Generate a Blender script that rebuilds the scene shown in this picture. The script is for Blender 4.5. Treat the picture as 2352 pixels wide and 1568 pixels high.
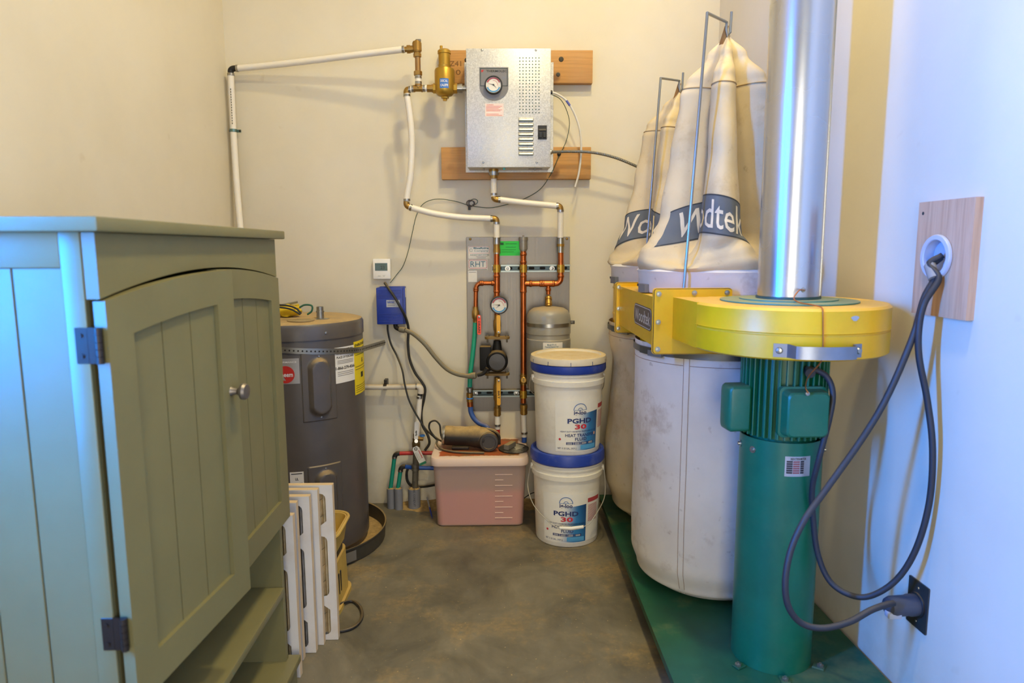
import bpy, bmesh, math, random
from mathutils import Vector, Matrix, noise
random.seed(7)
R_ = math.radians
for o in list(bpy.data.objects):
    bpy.data.objects.remove(o)
SC = bpy.context.scene
COL = SC.collection

# ------------------------------------------------------------------ camera
CAM_H = 1.2
F_PX = 1568.0
cam_d = bpy.data.cameras.new('camera')
cam = bpy.data.objects.new('camera', cam_d)
COL.objects.link(cam)
cam_d.sensor_width = 36.0
cam_d.lens = 36.0 * F_PX / 2352.0
cam_d.clip_start = 0.02
cam.location = (0, 0, CAM_H)
CAM_ROT = Matrix.Rotation(R_(-0.95), 3, 'Z') @ Matrix.Rotation(R_(90 - 7.77), 3, 'X') @ Matrix.Rotation(R_(-0.25), 3, 'Z')
cam.rotation_euler = CAM_ROT.to_euler()
cam_d.dof.use_dof = True
cam_d.dof.focus_distance = 2.8
cam_d.dof.aperture_fstop = 4.5
SC.camera = cam

# ------------------------------------------------------------------ view, sky, lights
vs = SC.view_settings
vs.view_transform = 'Standard'
vs.look = 'None'
vs.gamma = 1.0
vs.use_curve_mapping = False
vs.exposure = 0.0
wld = bpy.data.worlds.new('world')
SC.world = wld
wld.use_nodes = True
wld.node_tree.nodes['Background'].inputs[0].default_value = (0.25, 0.5, 1.0, 1)
wld.node_tree.nodes['Background'].inputs[1].default_value = 0.6
WIN_Y, WIN_W, WIN_Z0, WIN_Z1 = 0.48, 0.15, 0.95, 2.0
LAMP = Vector((0.38, 1.95, 3.38))
LAMP2 = Vector((0.50, 1.10, 3.38))

def area(name, loc, rot, sx, sy, col, power):
    l = bpy.data.lights.new(name, 'AREA')
    l.shape = 'RECTANGLE'
    l.size, l.size_y = sx, sy
    l.color = col
    l.energy = power
    o = bpy.data.objects.new(name, l)
    COL.objects.link(o)
    o.location = loc
    o.rotation_euler = rot
    return o
# daylight standing in the narrow window of the left wall
area('window_daylight', (-1.27, WIN_Y, (WIN_Z0 + WIN_Z1) / 2), (0, R_(-90), 0), WIN_Z1 - WIN_Z0, WIN_W, (0.0, 0.21, 1.0), 205)
def lamp(loc, col, power, rad):
    l = bpy.data.lights.new('ceiling_lamp_light', 'AREA')
    l.shape = 'DISK'
    l.size = rad * 2
    l.color = col
    l.energy = power
    o = bpy.data.objects.new('ceiling_lamp_light', l)
    COL.objects.link(o)
    o.location = loc
lamp(LAMP, (1.0, 0.81, 0.41), 27, 0.07)
lamp(LAMP2, (1.0, 0.86, 0.46), 36, 0.09)
# daylight of the workshop beyond the open doorway behind the camera
area('doorway_daylight', (0, -1.40, 1.1), (R_(90), 0, 0), 0.8, 1.9, (1.0, 0.92, 0.76), 36)

# ------------------------------------------------------------------ pixel helpers: a pixel gives a direction, the plane it lies on gives the place
def ray(u, v):
    d = CAM_ROT @ Vector(((u - 1176) / F_PX, -(v - 784) / F_PX, -1.0))
    return d
def py(u, v, y):
    d = ray(u, v)
    return Vector((0, 0, CAM_H)) + d * (y / d.y)
def pz(u, v, z):
    d = ray(u, v)
    return Vector((0, 0, CAM_H)) + d * ((z - CAM_H) / d.z)
D = 3.13            # back wall
XL = -1.19          # left wall
def XR(y): return 1.012 - 0.0307 * (y - 1.6)   # right wall, a little out of square
def pr(u, v, off=0.0):                          # point on the right wall
    d = ray(u, v)
    t = (1.012 + 0.0307 * 1.6 - off) / (d.x + 0.0307 * d.y)
    return Vector((0, 0, CAM_H)) + d * t
def W(u, v, off=0.0):
    return py(u, v, D - off)

# ------------------------------------------------------------------ materials
def lin(c):
    c = c / 255.0
    return c / 12.92 if c <= 0.04045 else ((c + 0.055) / 1.055) ** 2.4
def rgb(h):
    h = h.lstrip('#')
    return (lin(int(h[0:2], 16)), lin(int(h[2:4], 16)), lin(int(h[4:6], 16)), 1)
MATS = {}
class NT:
    def __init__(s, name):
        s.m = bpy.data.materials.new(name)
        s.m.use_nodes = True
        s.t = s.m.node_tree
        s.p = s.t.nodes['Principled BSDF']
        s.co = s.n('ShaderNodeTexCoord').outputs['Object']
    def n(s, k, **kw):
        x = s.t.nodes.new(k)
        for a, b in kw.items():
            setattr(x, a, b)
        return x
    def l(s, a, b): s.t.links.new(a, b)
    def noise(s, scale, detail=3, rough=0.5, co=None, dist=0):
        x = s.n('ShaderNodeTexNoise')
        x.inputs['Scale'].default_value = scale
        x.inputs['Detail'].default_value = detail
        x.inputs['Roughness'].default_value = rough
        x.inputs['Distortion'].default_value = dist
        s.l(co or s.co, x.inputs['Vector'])
        return x.outputs['Fac']
    def scaled(s, v):
        x = s.n('ShaderNodeMapping')
        x.inputs['Scale'].default_value = v
        s.l(s.co, x.inputs['Vector'])
        return x.outputs['Vector']
    def ramp(s, f, stops):
        x = s.n('ShaderNodeValToRGB')
        e = x.color_ramp.elements
        while len(e) < len(stops): e.new(0.5)
        for i, (p, c) in enumerate(stops):
            e[i].position = p
            e[i].color = c if not isinstance(c, str) else rgb(c)
        s.l(f, x.inputs['Fac'])
        return x.outputs['Color']
    def rng(s, f, a, b, c=0.0, d=1.0):
        x = s.n('ShaderNodeMapRange')
        for i, q in enumerate((a, b, c, d)): x.inputs[i + 1].default_value = q
        s.l(f, x.inputs[0])
        return x.outputs[0]
    def mul(s, a, b, op='MULTIPLY'):
        x = s.n('ShaderNodeMath', operation=op)
        for i, q in enumerate((a, b)):
            if isinstance(q, (int, float)): x.inputs[i].default_value = q
            else: s.l(q, x.inputs[i])
        return x.outputs[0]
    def mix(s, f, a, b, mode='MIX'):
        x = s.n('ShaderNodeMixRGB', blend_type=mode)
        for i, q in enumerate((f, a, b)):
            if isinstance(q, (int, float)): x.inputs[i].default_value = q
            elif isinstance(q, tuple): x.inputs[i].default_value = q
            elif isinstance(q, str): x.inputs[i].default_value = rgb(q)
            else: s.l(q, x.inputs[i])
        return x.outputs[0]
    def up(s, a=0.45, b=0.95):
        g = s.n('ShaderNodeNewGeometry')
        q = s.n('ShaderNodeSeparateXYZ')
        s.l(g.outputs['Normal'], q.inputs[0])
        return s.rng(q.outputs['Z'], a, b)
    def bump(s, f, strength, dist=0.002):
        x = s.n('ShaderNodeBump')
        x.inputs['Strength'].default_value = strength
        x.inputs['Distance'].default_value = dist
        s.l(f, x.inputs['Height'])
        s.l(x.outputs[0], s.p.inputs['Normal'])
    def done(s, col, rough, metal=0.0, spec=0.5):
        if isinstance(col, (tuple, list)): s.p.inputs['Base Color'].default_value = col
        else: s.l(col, s.p.inputs['Base Color'])
        if isinstance(rough, (int, float)): s.p.inputs['Roughness'].default_value = rough
        else: s.l(rough, s.p.inputs['Roughness'])
        s.p.inputs['Metallic'].default_value = metal
        s.p.inputs['Specular IOR Level'].default_value = spec
        return s.m
DUST = '#b89a66'
def M(name, col, rough=0.5, metal=0.0, var=0.06, vs_=9.0, dust=0.0, dlo=0.45, dhi=0.95, bump=0.0, bs=80.0, dcol=DUST, spec=0.5, stain=0.0, scol='#8a6a3c', sscale=7.0):
    if name in MATS: return MATS[name]
    t = NT(name)
    c = rgb(col)
    n = t.noise(vs_, 4, 0.6)
    dark = tuple(x * (1 - var * 2.2) for x in c[:3]) + (1,)
    lite = tuple(min(1, x * (1 + var)) for x in c[:3]) + (1,)
    k = t.ramp(n, [(0.3, dark), (0.7, lite)])
    if stain:
        f = t.mul(t.rng(t.noise(sscale, 5, 0.65), 0.52, 0.72), stain)
        k = t.mix(f, k, scol)
    r = rough
    if dust:
        f = t.mul(t.up(dlo, dhi), t.rng(t.noise(22, 4, 0.7), 0.25, 0.6, 0.55, 1.0))
        f = t.mul(f, dust)
        k = t.mix(f, k, dcol)
        r = t.rng(f, 0, 1, rough, 0.95)
    if bump: t.bump(t.noise(bs, 3, 0.6), bump)
    MATS[name] = t.done(k, r, metal, spec)
    return MATS[name]
def wood(name, a, b, axis=0, knots=True, sc=1.0):
    if name in MATS: return MATS[name]
    t = NT(name)
    s = [26 * sc, 26 * sc, 26 * sc]
    s[axis] = 1.6 * sc
    v = t.scaled(tuple(s))
    g = t.noise(1.0, 5, 0.65, v, 0.6)
    k = t.ramp(g, [(0.3, a), (0.5, b), (0.72, a)])
    s2 = [140, 140, 140]; s2[axis] = 5
    f = t.noise(1.0, 2, 0.5, t.scaled(tuple(s2)))
    k = t.mix(t.rng(f, 0.45, 0.75, 0, 0.25), k, '#6d451c')
    if knots:
        k = t.mix(t.rng(t.noise(9, 1, 0.3), 0.72, 0.80, 0, 0.7), k, '#5a3514')
    t.bump(f, 0.15, 0.001)
    MATS[name] = t.done(k, 0.6)
    return MATS[name]

# ------------------------------------------------------------------ mesh builder
def cr(pts, n=8):
    """smooth curve through points"""
    p = [Vector(x) for x in pts]
    if len(p) < 3: return p
    q = [p[0] * 2 - p[1]] + p + [p[-1] * 2 - p[-2]]
    out = []
    for i in range(1, len(q) - 2):
        a, b, c, d = q[i - 1], q[i], q[i + 1], q[i + 2]
        for j in range(n):
            t = j / n
            out.append(0.5 * ((2 * b) + (c - a) * t + (2 * a - 5 * b + 4 * c - d) * t * t + (3 * b - a - 3 * c + d) * t ** 3))
    out.append(p[-1])
    return out
class MB:
    def __init__(s): s.v = []; s.f = []; s.col = None
    def add(s, vs, fs):
        k = len(s.v)
        s.v += [Vector(x) for x in vs]
        s.f += [tuple(i + k for i in f) for f in fs]
        return s
    def box(s, a, b, bev=0.0, seg=2, M_=None):
        """box between two corners"""
        a, b = Vector(a), Vector(b)
        lo = Vector([min(a[i], b[i]) for i in range(3)]); hi = Vector([max(a[i], b[i]) for i in range(3)])
        bm = bmesh.new()
        bmesh.ops.create_cube(bm, size=1)
        for v in bm.verts:
            v.co = Vector([(lo[i] + hi[i]) / 2 + v.co[i] * (hi[i] - lo[i]) for i in range(3)])
        if bev:
            bmesh.ops.bevel(bm, geom=bm.edges[:], offset=bev, segments=seg, affect='EDGES', profile=0.5)
        return s.bm(bm, M_)
    def bm(s, bm, M_=None):
        bm.verts.ensure_lookup_table()
        for i, v in enumerate(bm.verts): v.index = i
        vs = [(M_ @ v.co) if M_ else v.co.copy() for v in bm.verts]
        fs = [[v.index for v in f.verts] for f in bm.faces]
        bm.free()
        return s.add(vs, fs)
    def loft(s, rings, caps=True, closed=True):
        k = len(rings[0]); vs = [p for r in rings for p in r]; fs = []
        for i in range(len(rings) - 1):
            for j in range(k if closed else k - 1):
                a, b = i * k + j, i * k + (j + 1) % k
                fs.append((a, b, b + k, a + k))
        if caps:
            fs.append(tuple(range(k - 1, -1, -1)))
            fs.append(tuple((len(rings) - 1) * k + j for j in range(k)))
        return s.add(vs, fs)
    def tube(s, pts, r, n=10, smooth=0, caps=True, flat=1.0):
        p = cr(pts, smooth) if smooth else [Vector(x) for x in pts]
        rs = r if isinstance(r, (list, tuple)) else [r] * len(p)
        rings = []; ref = None
        for i, c in enumerate(p):
            t = (p[min(i + 1, len(p) - 1)] - p[max(i - 1, 0)]).normalized()
            if ref is None:
                ref = Vector((0, 0, 1)) if abs(t.z) < 0.9 else Vector((1, 0, 0))
            x = (ref - t * ref.dot(t)).normalized()
            ref = x
            y = t.cross(x)
            rings.append([c + (x * math.cos(2 * math.pi * j / n) + y * math.sin(2 * math.pi * j / n) * flat) * rs[i] for j in range(n)])
        return s.loft(rings, caps)
    def cyl(s, a, b, r, r2=None, n=20, caps=True):
        return s.tube([a, b], [r, r if r2 is None else r2], n, caps=caps)
    def prof(s, a, axis, pr, n=24, caps=True):
        """lathe: pr list of (radius, distance along axis) from point a"""
        a = Vector(a); t = Vector(axis).normalized()
        ref = Vector((0, 0, 1)) if abs(t.z) < 0.9 else Vector((1, 0, 0))
        x = (ref - t * ref.dot(t)).normalized(); y = t.cross(x)
        rings = [[a + t * d + (x * math.cos(2 * math.pi * j / n) + y * math.sin(2 * math.pi * j / n)) * r for j in range(n)] for r, d in pr]
        return s.loft(rings, caps)
    def prism(s, poly, fm, t0, t1):
        k = len(poly)
        vs = [fm(a, b, t0) for a, b in poly] + [fm(a, b, t1) for a, b in poly]
        fs = [tuple(range(k - 1, -1, -1)), tuple(range(k, 2 * k))]
        fs += [(i, (i + 1) % k, (i + 1) % k + k, i + k) for i in range(k)]
        return s.add(vs, fs)
    def grid(s, fn, nu, nv, wrapu=False):
        vs = [fn(i / nu, j / nv) for j in range(nv + 1) for i in range(nu + (0 if wrapu else 1))]
        k = nu if wrapu else nu + 1
        fs = []
        for j in range(nv):
            for i in range(nu):
                a = j * k + i; b = j * k + (i + 1) % k
                fs.append((a, b, b + k, a + k))
        return s.add(vs, fs)
    def slab(s, fn, nu, nv, th):
        """a curved plate: fn(u,v,t) with t along its thickness"""
        vs = []; k = (nu + 1) * (nv + 1)
        for t in (0, th):
            vs += [fn(i / nu, j / nv, t) for j in range(nv + 1) for i in range(nu + 1)]
        fs = []; w = nu + 1
        for j in range(nv):
            for i in range(nu):
                a = j * w + i
                fs.append((a, a + w, a + w + 1, a + 1)); fs.append((a + k, a + k + 1, a + k + w + 1, a + k + w))
        bd = [i for i in range(w)] + [j * w + nu for j in range(1, nv + 1)] + [nv * w + i for i in range(nu - 1, -1, -1)] + [j * w for j in range(nv - 1, 0, -1)]
        for i in range(len(bd)):
            a, b = bd[i], bd[(i + 1) % len(bd)]
            fs.append((a, b, b + k, a + k))
        return s.add(vs, fs)
    def ball(s, c, r, n=16, m=10, sc=(1, 1, 1)):
        c = Vector(c)
        rings = []
        for i in range(m + 1):
            a = math.pi * (i / m - 0.5) * 0.998
            rings.append([c + Vector((math.cos(a) * math.cos(2 * math.pi * j / n) * r * sc[0], math.cos(a) * math.sin(2 * math.pi * j / n) * r * sc[1], math.sin(a) * r * sc[2])) for j in range(n)])
        return s.loft(rings)
    def text(s, txt, fm, h, w=None, bold=0.0, lift=0.0006):
        """flat lettering centred on (0,0); fm(a,b,t) places it"""
        vs, fs, tw = glyphs(txt, bold)
        k = h / 0.72
        kx = k if w is None else w / max(tw, 1e-6)
        return s.add([fm(x * kx, y * k, lift) for x, y in vs], fs)
    def xf(s, M_):
        s.v = [M_ @ x for x in s.v]
        return s
GL = {}
def glyphs(txt, bold):
    key = (txt, bold)
    if key in GL: return GL[key]
    c = bpy.data.curves.new('lettering', 'FONT')
    c.body = txt; c.size = 1.0; c.resolution_u = 2; c.offset = bold
    c.align_x = 'CENTER'; c.align_y = 'CENTER'
    o = bpy.data.objects.new('lettering', c); COL.objects.link(o)
    dg = bpy.context.evaluated_depsgraph_get()
    me = bpy.data.meshes.new_from_object(o.evaluated_get(dg))
    vs = [(v.co.x, v.co.y) for v in me.vertices]
    fs = [tuple(p.vertices) for p in me.polygons]
    bpy.data.objects.remove(o); bpy.data.curves.remove(c); bpy.data.meshes.remove(me)
    xs = [a for a, b in vs]; ys = [b for a, b in vs]
    cx, cy = (min(xs) + max(xs)) / 2, (min(ys) + max(ys)) / 2
    vs = [(a - cx, b - cy) for a, b in vs]
    GL[key] = (vs, fs, max(xs) - min(xs))
    return GL[key]
def root_of(o):
    while o.parent: o = o.parent
    return o
def obj(name, mb, mat, parent=None, label=None, cat=None, group=None, kind=None, ang=35, flat=False):
    if parent is not None: off = root_of(parent).location.copy()
    else:
        lo = [min(v[i] for v in mb.v) for i in range(3)]; hi = [max(v[i] for v in mb.v) for i in range(3)]
        off = Vector(((lo[0] + hi[0]) / 2, (lo[1] + hi[1]) / 2, lo[2]))
        if kind == 'structure': off = Vector((0, 0, 0))
    me = bpy.data.meshes.new(name)
    me.from_pydata([v - off for v in mb.v], [], mb.f)
    me.update()
    b = bmesh.new(); b.from_mesh(me)
    if not flat: bmesh.ops.recalc_face_normals(b, faces=b.faces[:])
    b.to_mesh(me); b.free()
    me.polygons.foreach_set('use_smooth', [True] * len(me.polygons))
    me.set_sharp_from_angle(angle=R_(ang))
    if mb.col:
        ca = me.color_attributes.new('print', 'FLOAT_COLOR', 'POINT')
        for i, c in enumerate(mb.col): ca.data[i].color = c
    me.materials.append(mat)
    o = bpy.data.objects.new(name, me); COL.objects.link(o)
    if parent is not None: o.parent = parent
    else: o.location = off
    if label: o['label'] = label
    if cat: o['category'] = cat
    if group: o['group'] = group
    if kind: o['kind'] = kind
    return o
def thing(name, label, cat, loc, group=None):
    o = bpy.data.objects.new(name, None); COL.objects.link(o)
    o.empty_display_size = 0.05
    o.location = loc; o['label'] = label; o['category'] = cat
    if group: o['group'] = group
    return o
bpy.context.view_layer.update()
def plane(O, ux, uy):
    O, ux, uy = Vector(O), Vector(ux).normalized(), Vector(uy).normalized()
    n = ux.cross(uy)
    return lambda a, b, t=0.0: O + ux * a + uy * b + n * t
X, Y, Z = Vector((1, 0, 0)), Vector((0, 1, 0)), Vector((0, 0, 1))
def wallplane(u, v, off): return plane(W(u, v, off), X, Z)     # faces the camera side
def rr(w, h, r, n=4):
    """rounded rectangle outline about 0,0"""
    out = []
    for cx, cy, a0 in ((w / 2 - r, h / 2 - r, 0), (-w / 2 + r, h / 2 - r, 90), (-w / 2 + r, -h / 2 + r, 180), (w / 2 - r, -h / 2 + r, 270)):
        for i in range(n + 1):
            a = R_(a0 + 90 * i / n)
            out.append((cx + r * math.cos(a), cy + r * math.sin(a)))
    return out
def cdir(phi): return Vector((math.sin(R_(phi)), -math.cos(R_(phi)), 0))   # 0 = towards the camera side, + to the right
def on_cyl(cx, cy, r, phi0, z0):
    """map (arc length, height, lift) onto an upright cylinder"""
    def f(a, b, t=0.0):
        return Vector((cx, cy, z0 + b)) + cdir(phi0 + math.degrees(a / r)) * (r + t)
    return f

# ================================================================== the setting
def wall_mat():
    t = NT('painted_drywall')
    n = t.noise(2.2, 4, 0.55)
    k = t.ramp(n, [(0.3, '#cfc5ac'), (0.7, '#d8cfb8')])
    sp = t.rng(t.noise(14, 2, 0.4), 0.74, 0.80, 0, 0.25)
    k = t.mix(sp, k, '#b7a683')
    z = t.n('ShaderNodeSeparateXYZ'); t.l(t.co, z.inputs[0])
    low = t.mul(t.rng(z.outputs['Z'], 0.28, 0.0), t.rng(t.noise(7, 4, 0.7), 0.4, 0.7))
    k = t.mix(t.mul(low, 0.45), k, '#a98e62')          # sawdust splashed on the foot of the walls
    t.bump(t.noise(60, 4, 0.6), 0.12, 0.002)
    return t.done(k, 0.55, 0, 0.35)
def floor_mat():
    t = NT('dusty_concrete')
    n = t.noise(3.5, 7, 0.68, None, 0.6)
    k = t.ramp(n, [(0.32, '#544f42'), (0.5, '#6b6453'), (0.68, '#7d7562')])
    f = t.noise(1.6, 3, 0.5, t.scaled((20, 6, 6)))
    k = t.mix(t.rng(f, 0.45, 0.7, 0, 0.22), k, '#565142')
    d = t.mul(t.rng(t.noise(2.3, 6, 0.72), 0.5, 0.68), t.rng(t.noise(55, 4, 0.7), 0.35, 0.65, 0.2, 1))
    k = t.mix(t.mul(d, 0.75), k, '#ab8d57')
    sp = t.rng(t.noise(95, 2, 0.5), 0.70, 0.76)
    k = t.mix(t.mul(sp, 0.6), k, '#c2a76e')
    t.bump(t.noise(40, 5, 0.65), 0.12, 0.003)
    return t.done(k, t.rng(n, 0.3, 0.7, 0.42, 0.62), 0, 0.45)
WALL = wall_mat()
YF = -1.25; CEIL = 3.5
obj('floor', MB().box((XL - 0.1, YF - 0.1, -0.08), (1.25, D + 0.1, 0)), floor_mat(), kind='structure')
obj('ceiling', MB().box((XL - 0.1, YF - 0.1, CEIL), (1.25, D + 0.1, CEIL + 0.08)), M('ceiling_paint', '#ece4cf', 0.8), kind='structure')
obj('wall_back', MB().box((XL - 0.1, D, -0.02), (1.2, D + 0.1, CEIL)), WALL, kind='structure')
wr = MB().prism([(XR(YF - 0.1), YF - 0.1), (XR(D + 0.1), D + 0.1), (XR(D + 0.1) + 0.1, D + 0.1), (XR(YF - 0.1) + 0.1, YF - 0.1)], lambda a, b, t: Vector((a, b, t)), -0.02, CEIL)
obj('wall_right', wr, WALL, kind='structure')
wl = MB()
y0, y1 = WIN_Y - WIN_W / 2 - 0.02, WIN_Y + WIN_W / 2 + 0.02
wl.box((XL - 0.1, YF, -0.02), (XL, y0, CEIL)).box((XL - 0.1, y1, -0.02), (XL, D, CEIL))
wl.box((XL - 0.1, y0, -0.02), (XL, y1, WIN_Z0 - 0.02)).box((XL - 0.1, y0, WIN_Z1 + 0.02), (XL, y1, CEIL))
obj('wall_left', wl, WALL, kind='structure')
fd0, fd1 = -0.45, 0.45
wf = MB().box((XL, YF - 0.1, -0.02), (fd0, YF, CEIL)).box((fd1, YF - 0.1, -0.02), (1.2, YF, CEIL)).box((fd0, YF - 0.1, 2.05), (fd1, YF, CEIL))
obj('wall_front', wf, WALL, kind='structure')
TRIM = M('white_trim', '#e6e0d2', 0.45)
dr = MB().box((fd0 - 0.06, YF, 0), (fd0, YF + 0.015, 2.11), 0.002).box((fd1, YF, 0), (fd1 + 0.06, YF + 0.015, 2.11), 0.002).box((fd0 - 0.06, YF, 2.05), (fd1 + 0.06, YF + 0.015, 2.11), 0.002)
obj('door_1', dr, TRIM, kind='structure')
wt = MB()
wt.box((XL - 0.1, y0, WIN_Z0 - 0.02), (XL + 0.012, y0 + 0.02, WIN_Z1 + 0.02)).box((XL - 0.1, y1 - 0.02, WIN_Z0 - 0.02), (XL + 0.012, y1, WIN_Z1 + 0.02))
wt.box((XL - 0.1, y0, WIN_Z1), (XL + 0.012, y1, WIN_Z1 + 0.02)).box((XL - 0.1, y0 - 0.02, WIN_Z0 - 0.03), (XL + 0.03, y1 + 0.02, WIN_Z0))
obj('window_1', wt, TRIM, kind='structure')
for lx, ly, lab in ((LAMP.x, LAMP.y, 'white ceiling lamp holder above the dust collector'), (LAMP2.x, LAMP2.y, 'white ceiling lamp holder between cabinet and doorway')):
    t = thing('ceiling_lamp', lab, 'lamp', (lx, ly, CEIL - 0.1))
    obj('canopy', MB().prof((lx, ly, CEIL), -Z, [(0.0005, 0), (0.07, 0), (0.065, 0.03), (0.03, 0.045), (0.0005, 0.045)], 28), TRIM, t)
    obj('socket', MB().cyl((lx, ly, CEIL - 0.045), (lx, ly, CEIL - 0.085), 0.022), TRIM, t)

# ================================================================== green cabinet
GREEN = M('sage_cabinet_paint', '#777049', 0.42, var=0.03, bump=0.04, bs=140)
HING = M('dark_bronze_hinge', '#3a332c', 0.4, 0.7)
ca = thing('storage_cabinet', 'sage green wooden cabinet with arched plank doors, one slightly ajar', 'cabinet', (-0.79, 1.36, 0))
xb, xf, xc = -1.0, -0.587, -0.567          # back, carcass front, door front
ya, yb = 0.975, 1.745
zt = 1.2255
obj('cabinet_top', MB().box((xb - 0.015, 0.952, zt), (-0.549, 1.772, zt + 0.0205), 0.003), GREEN, ca)
for (s0, s1, out) in ((ya, ya + 0.018, -1), (yb - 0.018, yb, 1)):
    base = MB().box((xb, s0 + (0.006 if out < 0 else 0), 0.09), (xf, s1 - (0 if out < 0 else 0.006), zt))
    sp = obj('side_panel', base, GREEN, ca)
    f0, f1 = (s0 - 0.002, s0 + 0.0055) if out < 0 else (s1 - 0.0055, s1 + 0.002)
    fr = MB().box((xf - 0.03, f0, 0.09), (xf, f1, zt), 0.0015).box((xb, f0, 0.09), (xb + 0.03, f1, zt), 0.0015)
    fr.box((xb + 0.03, f0, zt - 0.05), (xf - 0.03, f1, zt), 0.0015).box((xb + 0.03, f0, 0.09), (xf - 0.03, f1, 0.14), 0.0015)
    obj('side_frame', fr, GREEN, sp)
    n = 5; w = (xf - 0.03 - xb - 0.03) / n
    for i in range(n):
        a = xb + 0.03 + i * w
        obj('plank', MB().box((a + 0.0007, f0 + 0.0035, 0.14), (a + w - 0.0007, f1 - 0.001, zt - 0.05), 0.0012, 1), GREEN, sp)
obj('back_panel', MB().box((xb, ya + 0.018, 0.09), (xb + 0.01, yb - 0.018, zt)), GREEN, ca)
obj('cabinet_floor', MB().box((xb + 0.01, ya + 0.0185, 0.485), (xf - 0.004, yb - 0.0185, 0.503)), GREEN, ca)
obj('shelf', MB().box((xb + 0.01, ya + 0.0185, 0.287), (xf + 0.006, yb - 0.0185, 0.307), 0.002), GREEN, ca)
obj('shelf', MB().box((xb, ya - 0.012, 0.073), (-0.557, yb + 0.016, 0.093), 0.003), GREEN, ca)
obj('plinth', MB().box((xb, ya - 0.004, 0.0), (-0.568, yb + 0.008, 0.072), 0.002), GREEN, ca)
def arch(y): return 1.129 + 0.034 * (1 - ((y - 1.36) / 0.385) ** 2)
ys = [ya + (yb - ya) * i / 24 for i in range(25)]
obj('apron', MB().prism([(y, arch(y) + 0.002) for y in ys] + [(yb, zt - 0.001), (ya, zt - 0.001)], lambda a, b, t: Vector((t, a, b)), xf + 0.0005, xc), GREEN, ca)
ZD0 = 0.50
def door(hy, sgn, ang, knob):
    """door hinged at hy; s runs from the hinge to the free edge"""
    Wd = 0.378; c, sn = math.cos(R_(ang)), math.sin(R_(ang))
    H = Vector((xf + 0.007, hy, 0))
    dS = Vector((sn, sgn * c, 0)); dN = Vector((c, -sgn * sn, 0))
    fm = lambda a, b, t: H + dS * a + dN * t + Z * b
    top = lambda s: arch(hy + sgn * s) - 0.002
    st = 0.062; th = 0.0185
    m = MB()
    def strip(f0, f1, s0, s1, n, t0, t1, mm):
        ss = [s0 + (s1 - s0) * i / n for i in range(n + 1)]
        mm.prism([(s, f0(s)) for s in ss] + [(s, f1(s)) for s in reversed(ss)], fm, t0, t1)
    strip(lambda s: ZD0, top, 0.003, st, 4, 0, th, m)
    strip(lambda s: ZD0, top, Wd - st, Wd, 4, 0, th, m)
    strip(lambda s: top(s) - 0.062, top, st, Wd - st, 16, 0, th, m)
    strip(lambda s: ZD0, lambda s: ZD0 + 0.062, st, Wd - st, 1, 0, th, m)
    d = obj('door', m, GREEN, ca, ang=25)
    w = (Wd - 2 * st) / 3
    for i in range(3):
        q = MB()
        strip(lambda s: ZD0 + 0.06, lambda s: top(s) - 0.060, st + i * w + 0.0012, st + (i + 1) * w - 0.0012, 6, 0.003, 0.0105, q)
        obj('plank', q, GREEN, d)
    if knob:
        b = fm(Wd - 0.03, 0.925, th); a = dN
        k = MB().prof(b, a, [(0.0005, 0), (0.0095, 0), (0.0075, 0.004), (0.006, 0.012), (0.009, 0.016), (0.0155, 0.021), (0.0165, 0.026), (0.014, 0.031), (0.0005, 0.033)], 24)
        obj('knob', k, M('brushed_nickel', '#857d74', 0.45, 0.85), d, label='round brushed nickel knob')
    for zc in (1.065, 0.625):
        h = MB()
        e = fm(0.0, zc, 0.0)
        yo = hy - sgn * 0.003
        h.box((xf - 0.018, yo - 0.0012, zc - 0.026), (xf - 0.0, yo + 0.0012, zc + 0.026), 0.0005, 1)
        for j in range(5):
            z0 = zc - 0.026 + j * 0.0105
            h.cyl((xf + 0.016, yo - sgn * 0.002, z0), (xf + 0.016, yo - sgn * 0.002, z0 + 0.0098), 0.0052, n=12)
        h.box((xf, yo - 0.001, zc - 0.026), (xf + 0.016, yo + 0.001, zc + 0.026))
        for dz in (-0.015, 0.015): h.cyl((xf - 0.010, yo - sgn * 0.003, zc + dz), (xf - 0.010, yo, zc + dz), 0.003, n=8)
        obj('hinge', h, HING, d, label='dark bronze butt hinge')
door(ya + 0.001, 1, 5.6, True)
door(yb - 0.001, -1, 0.0, False)

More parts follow.
